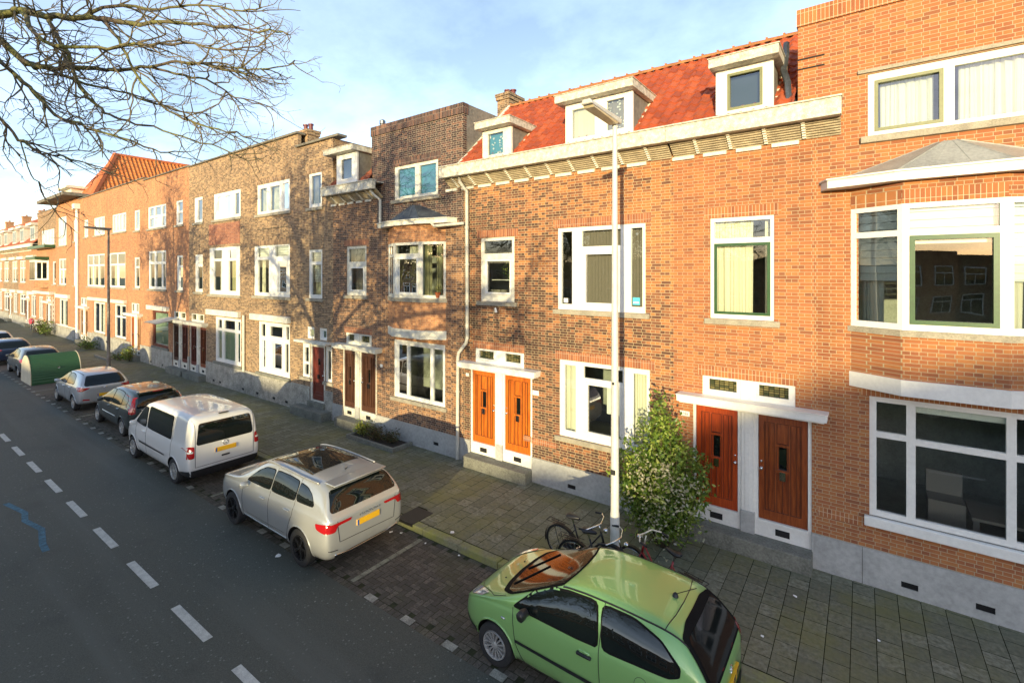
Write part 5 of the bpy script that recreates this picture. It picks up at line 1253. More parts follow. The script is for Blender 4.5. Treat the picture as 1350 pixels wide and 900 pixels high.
b = MB(); b.lathe([(.04, 0), (.03, .03), (.012, .05), (.001, .052)], (.66 - g_.cx, 0, 1.43), 'z', 10); b.tube([(.66 - g_.cx, 0, 1.46), (.4 - g_.cx, 0, 1.63)], .005, 5); b.build('aerial', 'black', g_.root, smooth=True)
b = MB(); b.tube([(.1 - g_.cx, .0, 1.0), (.15 - g_.cx, .12, 1.06), (.22 - g_.cx, .42, 1.16)], .012, 5); b.build('rear_wiper', 'black', g_.root)
g_.line('badge', 'chrome', 'B', [(-.05, .84), (0, .875), (.05, .84)], .008, off=.006); g_.line('badge', 'chrome', 'B', [(-.05, .805), (0, .84), (.05, .805)], .008, off=.006)
for p in (((2.86, .42), (2.6, .1), (2.5, -.02)), ((2.9, -.02), (2.66, -.3), (2.56, -.42))): g_.line('wiper', 'seal', 'T', p, .009, off=.014)
g_.line('side_repeater', 'clearlamp', 'LR', [(2.74, .75), (2.8, .75)], .014)
for sg in (1, -1): g_.line('washer_jet', 'black', 'T', [(3.12, .25 * sg), (3.14, .25 * sg)], .012)
g_.arches('paint_green')

# --- generic five-door body with its glass
def five(name, label, cat, paint, L, W, H, st, wh, X, Y, sw, rw, ws, tail, rim='alloy', spokes=7, doors=(), plate=(.0, .75), handles=(), mirror=(0, 0), extra=None, group='cars parked along the kerb'):
    c = Car(name, label, cat, paint, L, W, H, st, wh, X, Y, rim=rim, spokes=spokes, group=group)
    for P in sw:
        cx_, cz_ = sum(p[0] for p in P) / len(P), sum(p[1] for p in P) / len(P)
        c.patch('window_seal', 'seal', 'LR', [(cx_ + (a - cx_) * 1.05, cz_ + (z - cz_) * 1.1) for a, z in P], .003)
        c.patch('side_window', 'carglass', 'LR', P, .0065)
    c.patch('rear_window', 'carglass', 'B', rw, .006)
    c.patch('windscreen', 'carglass', 'T', ws, .006)
    for kinds, P in tail:
        for kd in kinds:
            if kd == 'B': c.patch('tail_light', 'redlamp', 'B', P, .009); c.patch('tail_light', 'redlamp', 'B', [(-a, z) for a, z in P], .009)
            else: c.patch('tail_light', 'redlamp', kd, P, .009)
    for P in doors: c.line('door_seam', 'black', 'LR', P, .005)
    for hx, hz in handles: c.boxpart('door_handle', paint, hx - .1, hx + .1, W / 2 - .03, W / 2 + .022, hz - .016, hz + .016, both=True)
    c.plate(*plate); c.mirrors(*mirror); c.arches(paint, .02)
    c.patch('lower_sill', 'black', 'LR', [(wh[0] + wh[2] + .1, .22), (wh[1] - wh[2] - .1, .22), (wh[1] - wh[2] - .1, .3), (wh[0] + wh[2] + .1, .3)], .006)
    return c
# --- grey beige sport utility
st = [(0.0, .42, .9, 1.0, .8, .6), (.03, .34, .98, 1.07, .865, .63), (.1, .3, 1.02, 1.15, .9, .65), (.2, .27, 1.05, 1.36, .915, .665), (.36, .26, 1.06, 1.54, .92, .675), (.8, .25, 1.05, 1.585, .92, .655), (1.5, .25, 1.03, 1.61, .92, .665), (2.1, .25, 1.01, 1.6, .92, .66),
      (2.5, .25, 1.0, 1.55, .92, .655), (2.85, .25, .99, 1.38, .915, .65), (3.15, .25, .98, 1.18, .91, .68), (3.4, .26, .96, 1.07, .905, .74), (3.8, .28, .93, 1.02, .89, .72), (4.15, .3, .86, .95, .84, .65), (4.32, .34, .74, .8, .74, .55), (4.38, .42, .62, .66, .6, .4)]
c = five('sport_utility_car', 'grey beige sport utility car with panoramic glass roof and black wheels', 'car', 'paint_beige', 4.38, 1.84, 1.6, st, (.87, 3.51, .345), -7.7, 5.95,
     [[(2.98, 1.1), (2.66, 1.33), (2.42, 1.43), (2.05, 1.46), (2.03, 1.12)], [(1.97, 1.12), (1.99, 1.465), (1.5, 1.47), (1.16, 1.45), (1.13, 1.15)], [(1.08, 1.155), (1.11, 1.44), (.85, 1.41), (.66, 1.34), (.52, 1.22), (.55, 1.18)]],
     [(-.72, 1.13), (.72, 1.13), (.75, 1.18), (.64, 1.46), (-.64, 1.46), (-.75, 1.18)],
     [(3.3, .62), (3.36, .3), (3.37, 0), (3.36, -.3), (3.3, -.62), (2.66, -.6), (2.6, -.3), (2.58, 0), (2.6, .3), (2.66, .6)],
     [('B', [(.36, .98), (.88, .98), (.9, 1.0), (.9, .84), (.72, .83), (.66, .93), (.4, .93)]), ('LR', [(.02, .83), (.3, .88), (.34, .97), (.02, 1.0)])], rim='darkalloy', spokes=5,
     doors=[[(1.99, 1.5), (1.99, 1.05), (1.97, .55), (2.0, .32)], [(1.12, 1.5), (1.1, 1.08), (1.12, .9), (1.24, .65), (1.32, .34), (3.0, .33), (3.06, .7), (3.05, 1.03)]], plate=(.0, .82), handles=[(2.22, .93), (1.3, .95)], mirror=(2.82, 1.06))
c.boxpart('rear_spoiler', 'paint_beige', .2, .52, -.6, .6, 1.535, 1.565, .012); c.boxpart('roof_lining_edge', 'seal', .24, .3, -.58, .58, 1.515, 1.535, .003)
c.patch('cladding', 'black', 'LR', [(1.3, .24), (3.06, .24), (3.06, .37), (1.3, .37)], .007); c.line('sill_chrome', 'chrome', 'LR', [(1.32, .385), (3.05, .385)], .007, off=.004)
c.patch('glass_roof', 'carglass', 'T', [(2.45, .52), (2.48, 0), (2.45, -.52), (1.0, -.54), (1.0, .54)], .007)
for sg in (1, -1): c.line('roof_rail', 'alloy', 'T', [(2.5, .6 * sg), (1.9, .635 * sg), (1.2, .645 * sg), (.62, .635 * sg)], .02, off=.03)
c.line('tailgate_seam', 'black', 'B', [(-.66, 1.0), (-.66, .9), (-.62, .58), (.62, .62), (.66, .9), (.66, 1.0)], .006)
c.line('bumper_chrome', 'chrome', 'B', [(-.72, .42), (-.4, .37), (.4, .37), (.72, .42)], .013, off=.004)
c.patch('rear_bumper', 'black', 'B', [(-.7, .34), (.7, .34), (.72, .4), (-.72, .4)], .006)
for sg in (1, -1): c.line('reflector', 'black', 'B', [(sg * .84, .52), (sg * .66, .49)], .009)
c.line('crease_shade', 'paint_black', 'LR', [(1.4, .48), (2.9, .46)], .004)  # thin dark line paints the shade of a body crease
b = MB(); b.lathe([(.03, 0), (.001, .07)], (.72 - c.cx, 0, 1.575), 'z', 8); b.v = [(p[0] * 1 + (p[2] - 1.575) * -1.2, p[1] * .5, p[2]) for p in b.v]; b.build('aerial', 'black', c.root)
for k, ch in enumerate('SKODA'): text_obj(ch, 'badge_letter', .055, 'chrome', c.root, (-.028 - c.cx + .0, .2 - k * .1, .955), (R(90), 0, R(-90)), .004)
b = MB(); b.tube([(.1 - c.cx, .0, 1.13), (.12 - c.cx, -.15, 1.13), (.16 - c.cx, -.5, 1.2)], .011, 5); b.build('rear_wiper', 'black', c.root)
# --- white van
st = [(0.0, .42, 1.0, 1.34, .82, .68), (.02, .33, 1.05, 1.6, .865, .72), (.06, .3, 1.08, 1.75, .885, .735), (.15, .28, 1.1, 1.8, .89, .735), (.5, .26, 1.1, 1.83, .895, .745), (1.5, .26, 1.1, 1.85, .895, .75), (2.5, .26, 1.09, 1.845, .895, .745), (3.1, .26, 1.08, 1.8, .895, .735),
      (3.4, .26, 1.06, 1.66, .89, .72), (3.7, .26, 1.04, 1.42, .885, .7), (4.0, .27, 1.02, 1.15, .88, .72), (4.25, .28, .98, 1.06, .865, .7), (4.55, .3, .9, .98, .82, .64), (4.75, .33, .76, .84, .74, .55), (4.86, .4, .62, .68, .6, .4), (4.88, .45, .55, .6, .5, .3)]
c = five('white_van', 'white passenger van with a wide rear window, between the beige car and dark car', 'van', 'paint_white', 4.88, 1.79, 1.83, st, (.95, 3.95, .325), -13.67, 5.99,
     [[(3.78, 1.14), (3.42, 1.5), (3.3, 1.6), (2.95, 1.62), (2.93, 1.12)], [(2.8, 1.13), (2.82, 1.64), (2.75, 1.67), (1.25, 1.67), (1.18, 1.64), (1.18, 1.15), (1.24, 1.13)]],
     [(-.66, 1.12), (.66, 1.12), (.7, 1.17), (.64, 1.62), (.6, 1.66), (-.6, 1.66), (-.64, 1.62), (-.7, 1.17)],
     [(3.98, .64), (4.04, 0), (3.98, -.64), (3.36, -.62), (3.3, 0), (3.36, .62)],
     [('B', [(.74, .82), (.87, .82), (.87, 1.12), (.74, 1.12)]), ('LR', [(.05, .82), (.1, .82), (.1, 1.12), (.05, 1.12)])], rim='alloy', spokes=9,
     doors=[[(2.87, 1.68), (2.86, 1.1), (2.84, .4)], [(1.1, 1.68), (1.1, .8), (1.2, .45), (1.38, .33), (3.42, .33), (3.62, .6), (3.72, 1.08)]], plate=(-.01, .9), handles=[(3.02, .98)], mirror=(3.62, 1.14))
c.patch('rub_strip', 'black', 'LR', [(1.5, .62), (3.35, .62), (3.38, .67), (1.5, .66)], .012)
c.patch('rear_bumper', 'black', 'B', [(-.8, .33), (.8, .33), (.82, .52), (-.82, .52)], .02); c.patch('rear_bumper', 'black', 'LR', [(.02, .33), (.55, .3), (.55, .42), (.03, .52)], .012)
c.boxpart('tailgate_handle', 'black', -.03, .02, -.1, .1, .7, .74); c.patch('tail_light_band', 'sign', 'B', [(.77, .96), (.87, .96), (.87, 1.0), (.77, 1.0)], .013); c.patch('tail_light_band', 'sign', 'B', [(-.77, .96), (-.87, .96), (-.87, 1.0), (-.77, 1.0)], .013)
c.line('badge', 'chrome', 'B', [(.065 * math.cos(a * .5236), 1.04 + .065 * math.sin(a * .5236)) for a in range(13)], .008, off=.004); c.line('badge', 'chrome', 'B', [(-.045, 1.08), (-.015, 1.0), (0, 1.04), (.015, 1.0), (.045, 1.08)], .007, off=.005)
c.line('tailgate_seam', 'black', 'B', [(-.72, 1.72), (-.72, .58), (.72, .58), (.72, 1.72)], .006)
c.boxpart('brake_lamp', 'black', .06, .16, -.12, .12, 1.8, 1.815)
# --- dark hatch with tall rear lamps
st = [(0.0, .38, .88, .98, .66, .5), (.03, .32, .93, 1.12, .78, .55), (.1, .28, .97, 1.32, .84, .58), (.22, .25, .99, 1.44, .86, .6), (.6, .23, .98, 1.5, .87, .62), (1.2, .22, .97, 1.53, .87, .63), (1.9, .22, .95, 1.52, .87, .625),
      (2.3, .22, .94, 1.42, .87, .62), (2.7, .22, .93, 1.2, .865, .62), (3.0, .23, .91, 1.02, .86, .66), (3.4, .24, .86, .94, .84, .66), (3.75, .27, .76, .83, .78, .6), (3.98, .32, .64, .7, .66, .45), (4.08, .4, .55, .6, .5, .35)]
c = five('dark_hatchback', 'dark grey green hatchback with tall red rear lamps in front of the van', 'car', 'paint_black', 4.08, 1.74, 1.5, st, (.72, 3.35, .305), -19.55, 6.42,
     [[(2.82, .99), (2.5, 1.25), (2.3, 1.36), (1.85, 1.4), (1.83, 1.0)], [(1.77, 1.0), (1.79, 1.41), (1.3, 1.41), (.95, 1.38), (.9, 1.03)], [(.84, 1.04), (.88, 1.37), (.6, 1.32), (.42, 1.2), (.42, 1.1)]],
     [(-.6, .98), (.6, .98), (.62, 1.05), (.52, 1.4), (-.52, 1.4), (-.62, 1.05)],
     [(3.0, .6), (3.05, 0), (3.0, -.6), (2.38, -.57), (2.34, 0), (2.38, .57)],
     [('B', [(.66, .82), (.82, .82), (.8, 1.1), (.7, 1.34), (.62, 1.34), (.66, 1.1)]), ('LR', [(.03, .82), (.12, .84), (.14, 1.1), (.22, 1.33), (.14, 1.33), (.08, 1.1)])], rim='alloy', spokes=8,
     doors=[[(1.8, 1.4), (1.8, .3)], [(.86, 1.4), (.87, 1.0), (1.15, .55), (1.2, .3), (2.8, .28), (2.86, .95)]], plate=(0, .68), handles=[(2.0, .86), (1.05, .88)], mirror=(2.62, 1.0))
c.boxpart('rear_spoiler', 'paint_black', .1, .42, -.52, .52, 1.46, 1.485, .01); c.boxpart('brake_lamp', 'redlamp', .09, .1, -.15, .15, 1.462, 1.478, .001); c.line('bumper_chrome', 'chrome', 'B', [(-.5, .92), (.5, .92)], .012, off=.004); c.line('side_trim', 'chrome', 'LR', [(1.3, .6), (2.7, .6)], .01, off=.003)
# --- silver hatch
st = [(0.0, .4, .88, .96, .66, .5), (.04, .33, .93, 1.05, .8, .55), (.15, .28, .97, 1.22, .86, .57), (.38, .25, .99, 1.42, .875, .6), (.8, .23, .98, 1.48, .88, .62), (1.4, .22, .96, 1.5, .88, .625), (2.0, .22, .94, 1.47, .88, .62),
      (2.4, .22, .92, 1.34, .87, .61), (2.8, .22, .9, 1.12, .865, .62), (3.1, .23, .88, .99, .86, .66), (3.5, .24, .83, .91, .84, .65), (3.85, .27, .74, .8, .77, .58), (4.05, .33, .62, .68, .64, .45), (4.13, .4, .54, .58, .5, .35)]
sw = [[(2.86, .98), (2.5, 1.2), (2.2, 1.33), (1.85, 1.37), (1.83, .98)], [(1.77, .99), (1.79, 1.375), (1.3, 1.37), (1.0, 1.31), (.8, 1.12), (.82, 1.04)]]
rwp = [(-.62, 1.0), (.62, 1.0), (.66, 1.07), (.54, 1.37), (-.54, 1.37), (-.66, 1.07)]; wsp = [(3.04, .6), (3.1, 0), (3.04, -.6), (2.32, -.57), (2.28, 0), (2.32, .57)]
tl = [('B', [(.46, .94), (.84, .99), (.84, .83), (.7, .83)]), ('LR', [(.03, .84), (.3, .96), (.3, 1.0), (.06, .99)])]
dr = [[(1.8, 1.38), (1.8, .3)], [(.86, 1.2), (.87, 1.0), (1.15, .6), (1.22, .3), (2.85, .28), (2.92, .93)]]
c = five('silver_hatchback', 'silver hatchback with swept red tail lamps beside the green bicycle shed', 'car', 'paint_silver', 4.13, 1.76, 1.48, st, (.72, 3.26, .315), -24.9, 6.33, sw, rwp, wsp, tl, rim='alloy', spokes=10, doors=dr, plate=(0, .62), handles=[(2.05, .86), (1.15, .9)], mirror=(2.66, .99))
for sg in (1, -1): c.line('roof_rail', 'black', 'T', [(2.2, .56 * sg), (1.2, .58 * sg), (.5, .565 * sg)], .012)
c.line('badge', 'chrome', 'B', [(-.05, .9), (.05, .9)], .03)
c.patch('rear_reflector', 'redlamp', 'B', [(.5, .45), (.72, .47), (.7, .52), (.5, .5)], .008)
# --- three further cars
c = five('graphite_hatchback', 'graphite grey hatchback just behind the cream end of the shed', 'car', 'paint_grey', 4.0, 1.7, 1.46, st, (.7, 3.2, .3), -35.45, 6.35, sw, rwp, wsp, tl, doors=dr, plate=(0, .62), handles=[(2.05, .86)], mirror=(2.66, .99))
c = five('blue_hatchback', 'dark blue hatchback with glowing red lamp at the left edge', 'car', 'paint_blue', 4.13, 1.76, 1.5, st, (.72, 3.26, .315), -41.3, 6.15, sw, rwp, wsp, tl, doors=dr, plate=(0, .62), handles=[(2.05, .86)], mirror=(2.66, .99))
c = five('silver_hatchback', 'pale car farthest along the kerb, cut by the left edge', 'car', 'paint_silver', 4.13, 1.76, 1.5, st, (.72, 3.26, .315), -47.6, 6.3, sw, rwp, wsp, tl, doors=dr, plate=(0, .62), mirror=(2.66, .99))

# ------------------------------------------------------------------ bicycle shed (ribbed drum)
root = tag(empty('bicycle_shed', (-33.95, 6.5, -.12)), 'green ribbed half round bicycle shed with a cream end panel', 'bike shed')
def arch(k, n=26, w=1.03, h=1.36):
    a = math.pi * k / n; return (-math.cos(a) * w, (abs(math.sin(a)) ** .8) * h)
b = MB(); n = 78
for k in range(n):
    (xa, za), (xb, zb) = arch(k, n), arch(k + 1, n); r0, r1 = (1.0, 1.012) if k % 2 == 0 else (1.012, 1.0)
    b.quad((xa * r0, -1.0, za * r0), (xb * r1, -1.0, zb * r1), (xb * r1, .85, zb * r1), (xa * r0, .85, za * r0))
b.build('hood', 'shed', root)
for y, nm in ((-1.04, 'end_panel'), (.85, 'end_panel')):
    b = MB(); b.prism_y([(arch(k)[0] * 1.02, arch(k)[1] * 1.02) for k in range(27)], y, y + .04); b.build(nm, 'shedend', root, bevel=.008)
b = MB(); b.lathe([(.001, -.02), (.05, -.02), (.05, .02)], (.98, -.0, .75), 'x', 12); b.build('lock', 'chrome', root)

# ------------------------------------------------------------------ lamp posts
def lamp(x, y, h, label, mat, arm=1.05):
    r = tag(empty('street_lamp', (x, y, 0), RA), label, 'street lamp')
    b = MB(); b.tube([(0, 0, -.01), (0, 0, 1.2), (0, 0, 1.25), (0, 0, h - .05)], [.082, .08, .073, .042], 20); b.build('pole', mat, r, smooth=True, auto=40)
    b = MB(); b.tube([(0, .02, h - .08), (0, -.02, h + .03)], .05, 10)
    b.add([(-.08, .1, h), (.08, .1, h), (.1, -arm, h + .05), (-.1, -arm, h + .05), (-.085, .12, h + .1), (.085, .12, h + .1), (.07, -arm - .02, h + .12), (-.07, -arm - .02, h + .12)], [(0, 1, 2, 3), (4, 5, 6, 7), (0, 1, 5, 4), (1, 2, 6, 5), (2, 3, 7, 6), (3, 0, 4, 7)])
    hd = b.build('lamp_head', mat, r, bevel=.012)
    b = MB(); b.add([(-.085, -.05, h - .005), (.085, -.05, h - .005), (.085, -arm + .05, h + .04), (-.085, -arm + .05, h + .04), (-.07, -.07, h - .035), (.07, -.07, h - .035), (.09, -arm + .09, h + .012), (-.09, -arm + .09, h + .012)], [(4, 5, 6, 7), (0, 1, 5, 4), (1, 2, 6, 5), (2, 3, 7, 6), (3, 0, 4, 7)])
    b.build('lens', 'lens', hd)
    b = MB(); b.box(-.04, .04, -.09, -.07, 1.9, 1.98); b.box(-.02, .02, -.075, -.06, 3.45, 3.49); b.build('hatch', 'ink', r); return r
lamp(-3.49, 7.9, 7.98, 'pale steel street lamp rising behind the light green car', 'steelpole')
lamp(-30.8, 7.95, 7.55, 'brown weathered street lamp behind the silver hatchback', 'brownpole', .95)

# ------------------------------------------------------------------ bicycles
def bicycle(loc, rz, label, frame='black', bar='chrome', lean=.06, guards='black', basket=False, extra=None):
    r = tag(empty('bicycle', loc, rz), label, 'bicycle'); r.rotation_euler = (lean, 0, rz)
    R_ = .345; W = 1.08
    for x in (0, W):
        E = empty('wheel', (x, 0, R_)); E.parent = r
        b = MB(); b.tube([(R_ * .97 * math.cos(a), 0, R_ * .97 * math.sin(a)) for a in [2 * math.pi * k / 30 for k in range(31)]], .02, 6, cap=False); b.build('tyre', 'rubber', E, smooth=True)
        b = MB(); b.tube([(R_ * .9 * math.cos(a), 0, R_ * .9 * math.sin(a)) for a in [2 * math.pi * k / 30 for k in range(31)]], .009, 5, cap=False)
        for k in range(20):
            a = 2 * math.pi * k / 20; b.tube([(.02 * math.cos(a + .8), .02 * (-1) ** k, .02 * math.sin(a + .8)), (R_ * .9 * math.cos(a), 0, R_ * .9 * math.sin(a))], .0018, 3)
        b.tube([(0, -.05, 0), (0, .05, 0)], .018, 8); b.build('rim', 'chrome', E, smooth=True)
    b = MB(); bb = (.44, 0, .3); st_ = (.3, 0, .82); hd = (.86, 0, .86); hl = (.9, 0, .7)
    for p, q, rr in ((bb, st_, .016), (hd, hl, .02), (bb, hl, .018), (bb, (.85, 0, .82), .014), ((0, .03, R_), bb, .01), ((0, -.03, R_), bb, .01), ((0, .03, R_), (.32, .02, .72), .009), ((0, -.03, R_), (.32, -.02, .72), .009)): b.tube([p, q], rr, 7)
    b.build('frame', frame, r, smooth=True)
    b = MB(); b.tube([hl, (.93, .04, .62), (1.02, .05, .45), (W, .05, R_)], .011, 6); b.tube([hl, (.93, -.04, .62), (1.02, -.05, .45), (W, -.05, R_)], .011, 6); b.build('fork', frame, r, smooth=True)
    for x, a0, a1 in ((0, 10, 200), (W, 20, 175)):
        b = MB()
        pts = [(x + (R_ + .03) * math.cos(R(a)), 0, R_ + (R_ + .03) * math.sin(R(a))) for a in range(a0, a1, 12)]
        for i in range(len(pts) - 1): (xa, _, za), (xb, _, zb) = pts[i], pts[i + 1]; b.quad((xa, -.025, za), (xa, .025, za), (xb, .025, zb), (xb, -.025, zb))
        b.build('mudguard', guards, r)
    b = MB(); b.tube([(.3, 0, .8), (.27, 0, .93)], .012, 6); b.build('seat_post', 'chrome', r)
    b = MB(); b.lathe([(.001, .03), (.06, .025), (.09, 0), (.07, -.03), (.001, -.035)], (.24, 0, .97), 'z', 12); b.v = [(p[0] + (.12 if p[0] > .28 else 0), p[1] * (1 if p[0] < .28 else .35), p[2]) for p in b.v]; b.build('saddle', 'black', r, smooth=True)
    b = MB(); b.tube([(.86, 0, .84), (.83, 0, 1.0)], .013, 6); b.tube([(.62, .29, 1.0), (.74, .28, 1.02), (.84, .16, 1.05), (.87, 0, 1.02), (.84, -.16, 1.05), (.74, -.28, 1.02), (.62, -.29, 1.0)], .013, 7); hb = b.build('handlebar', bar, r, smooth=True)
    b = MB(); b.tube([(.6, .29, .998), (.72, .282, 1.018)], .018, 7); b.tube([(.6, -.29, .998), (.72, -.282, 1.018)], .018, 7); b.build('grip', 'black', hb)
    b = MB(); b.lathe([(.001, .04), (.04, .04), (.045, .0), (.02, -.03)], (.95, 0, .93), 'x', 10); b.build('headlamp', 'chrome', r, smooth=True)
    b = MB(); b.tube([(-.28, -.06, .745), (.18, -.04, .745)], .006, 4); b.tube([(-.28, .06, .745), (.18, .04, .745)], .006, 4); b.tube([(-.28, -.06, .745), (-.28, .06, .745)], .006, 4); b.box(-.2, .1, -.015, .015, .74, .748); b.tube([(-.02, .06, R_), (-.1, .07, .74)], .006, 4); b.tube([(-.02, -.06, R_), (-.1, -.07, .74)], .006, 4); b.build('carrier', 'black', r)
    b = MB(); b.tube([(.44, -.07, .3), (.44, .07, .3)], .02, 8); b.lathe([(.001, .0), (.09, .0), (.09, .006)], (.44, .04, .3), 'y', 20); b.box(.42, .46, .07, .14, .1, .12); b.tube([(.44, .07, .3), (.44, .08, .12)], .009, 5); b.tube([(.44, -.07, .3), (.44, -.08, .48)], .009, 5); b.box(.42, .46, -.16, -.07, .47, .49); b.build('crank', 'chrome', r)
    b = MB(); b.box(.0, .46, .028, .04, .25, .4); b.build('chain_guard', guards, r)
    if basket:
        b = MB()
        for i in range(7):
            z = .62 + i * .045; b.tube([(1.0, -.17, z), (1.28, -.17, z), (1.28, .17, z), (1.0, .17, z), (1.0, -.17, z)], .004, 4)
        for x, y in [(1.0 + .07 * i, s_ * .17) for i in range(5) for s_ in (1, -1)] + [(1.28, -.17 + .057 * i) for i in range(7)]: b.tube([(x, y, .62), (x, y, .9)], .003, 3)
        b.build('basket', 'black', r)
    if extra: extra(r)
    return r
bicycle((-4.55, 7.95, 0), R(-4), 'black bicycle with its saddle nearest, left of the pale lamp post', lean=.12)
bicycle((-4.1, 7.62, 0), R(2), 'black bicycle with silver handlebar touching the pale lamp post', lean=.1)
bicycle((-2.15, 7.6, 0), R(163), 'red framed bicycle with cream handlebar between the lamp post and shrub', frame='redframe', bar='cream', lean=.05)
def red_bag(r):
    b = MB(); b.lathe([(.001, .3), (.14, .25), (.2, .1), (.2, -.1), (.14, -.2), (.001, -.22)], (.5, .0, .85), 'z', 10); b.build('saddle_bag', 'pinkbag', r, smooth=True)
bicycle((-63.6, 10.6, 0), RA, 'distant bicycle with a pink red bag against the far wall', extra=red_bag)
# scooter by the far trellis
r = tag(empty('motor_scooter', (-59.2, 10.4, 0), R(170)), 'dark motor scooter with white shield by the far plants', 'scooter')
for x in (0, 1.25):
    b = MB(); b.lathe([(.1, -.05), (.2, -.055), (.24, -.03), (.24, .03), (.2, .055), (.1, .05), (.001, .04)], (x, 0, .24), 'y', 18); b.build('wheel', 'rubber', r, smooth=True)
b = MB(); b.box(-.25, .55, -.14, .14, .35, .72); b.box(.5, .95, -.15, .15, .22, .3); b.build('body', 'black', r, bevel=.05, smooth=True, auto=60)
b = MB(); b.add([(.95, -.2, .25), (.95, .2, .25), (1.05, .18, .85), (1.05, -.18, .85), (1.0, -.2, .25), (1.0, .2, .25), (1.1, .18, .85), (1.1, -.18, .85)], [(0, 1, 2, 3), (4, 5, 6, 7), (0, 1, 5, 4), (1, 2, 6, 5), (2, 3, 7, 6), (3, 0, 4, 7)]); b.build('leg_shield', 'sign', r, bevel=.02)
b = MB(); b.box(-.2, .5, -.13, .13, .72, .82); b.build('seat', 'rubber', r, bevel=.03); b = MB(); b.tube([(1.0, -.3, 1.0), (1.02, 0, 1.02), (1.0, .3, 1.0)], .02, 6); b.tube([(1.02, 0, 1.02), (1.25, 0, .24)], .03, 6); b.build('handlebar', 'black', r)

# ------------------------------------------------------------------ plants
def leafblob(b, c, rad, n, size, dens=.35, shape=None, m=0, bend=.3):
    for _ in range(n):
        while True:
            p = Vector((rnd.uniform(-1, 1), rnd.uniform(-1, 1), rnd.uniform(-1, 1)))
            if p.length < 1 and p.length > dens * rnd.random() ** .5: break
        q = Vector(c) + Vector((p.x * rad[0], p.y * rad[1], p.z * rad[2])); leaf(b, q, size, m)
def leaf(b, q, size, m=0, up=.3):
    s_ = size * rnd.uniform(.6, 1.3); d = Vector((rnd.gauss(0, 1), rnd.gauss(0, 1), rnd.gauss(up, .7))).normalized(); w_ = d.cross(Vector((rnd.gauss(0, 1), rnd.gauss(0, 1), rnd.gauss(0, 1)))).normalized(); n_ = d.cross(w_)
    a = q; e = q + d * s_; l = q + d * s_ * .5 + w_ * s_ * .27 + n_ * s_ * .1; r_ = q + d * s_ * .5 - w_ * s_ * .27 + n_ * s_ * .1
    b.add([a, r_, e, l], [(0, 1, 2), (0, 2, 3)], m)
bx, by = -3.22, 9.55
sh = tag(empty('shrub', (bx, by, 0)), 'tall leafy green shrub growing by the red doors', 'shrub')
b = MB(); bf = MB(); bs = MB()
tops = []
for k in range(46):    # upright stems, each carrying leaf clusters: uneven outline with gaps
    a = rnd.uniform(0, 2 * math.pi); rr = rnd.random() ** .5
    hgt = 2.85 - 1.6 * rr ** 1.1 + rnd.uniform(-.4, .25); rad = .92 * rr
    if k < 4: hgt = 2.95 - .15 * k; rad = .12 * k
    tip = Vector((bx + math.cos(a) * rad * 1.1, by + math.sin(a) * rad * .62, hgt)); base = Vector((bx + math.cos(a) * .12, by + math.sin(a) * .1, 0))
    mid = base.lerp(tip, .5) + Vector((math.cos(a) * .12, math.sin(a) * .08, .1)); pts = [base, base.lerp(mid, .6) + Vector((0, 0, .05)), mid, mid.lerp(tip, .6), tip]
    bs.tube([p - Vector((bx, by, 0)) for p in pts], [.014, .012, .01, .007, .003], 5)
    for i in range(230):
        t_ = rnd.uniform(.12, 1.02); seg = min(3, int(t_ * 4)); p = pts[seg].lerp(pts[seg + 1], min(1, t_ * 4 - seg)); sp_ = .17 * (1.1 - t_ * .55)
        leaf(b, p + Vector((rnd.gauss(0, sp_), rnd.gauss(0, sp_ * .8), rnd.gauss(0, .07))) - Vector((bx, by, 0)), .1, 0, .5)
for (cx_, cz_, r_, n_) in ((.25, 1.75, .1, 60), (-.15, 1.55, .22, 110), (.1, 1.2, .25, 130), (.45, 1.35, .15, 60), (.5, .95, .2, 60), (.05, .75, .2, 70), (.72, 1.5, .1, 30), (.2, .4, .2, 40), (-.55, 1.1, .12, 25)):
    for _ in range(n_): leaf(bf, Vector((cx_ + rnd.gauss(0, r_), -.6 - rnd.random() * .14 + abs(cx_) * .3, cz_ + rnd.gauss(0, r_))), .07, 0)
b.build('foliage', 'leaf', sh); tag(bf.build('dry_flowers', 'floret', sh), kind='stuff'); bs.build('stem', 'stem', sh, smooth=True)
def plant(x, y, r, h, label, mats, n=260, size=.06, name='garden_plant', pot=None):
    P_ = tag(empty(name, (x, y, 0)), label, 'plant'); b = MB(); bs = MB()
    for k in range(9):
        a = rnd.uniform(0, 6.28); tip = Vector((math.cos(a) * r * rnd.uniform(.3, .9), math.sin(a) * r * .7 * rnd.random(), h * rnd.uniform(.5, .95))); bs.tube([(0, 0, 0), tip * .6, tip], [.008, .006, .003], 4)
        for _ in range(n // 9): leaf(b, tip * rnd.uniform(.35, 1.05) + Vector((rnd.gauss(0, r * .28), rnd.gauss(0, r * .2), rnd.gauss(0, h * .1))), size, rnd.randrange(len(mats)))
    b.v = [(p[0], p[1], max(p[2], .01)) for p in b.v]
    b.build('foliage', mats, P_); bs.build('stem', 'stem', P_); return P_
plant(-13.3, 10.12, .4, .5, 'pale green grass tuft at the left end of the kerbside planter', ['leaf_yellow', 'leaf'], 500, .08)
plant(-12.6, 10.12, .45, .55, 'dark leafy plant in the middle of the kerbside planter', ['leaf_dark', 'leaf_brown'], 700, .06)
plant(-12.0, 10.16, .35, .5, 'reddish brown plant at the right end of the kerbside planter', ['leaf_brown', 'leaf_dark'], 600, .06)
r = tag(empty('flower_bed', (-12.4, 10.2, 0), RA), 'low stone edged flower bed against the dark brick house', 'flower bed')
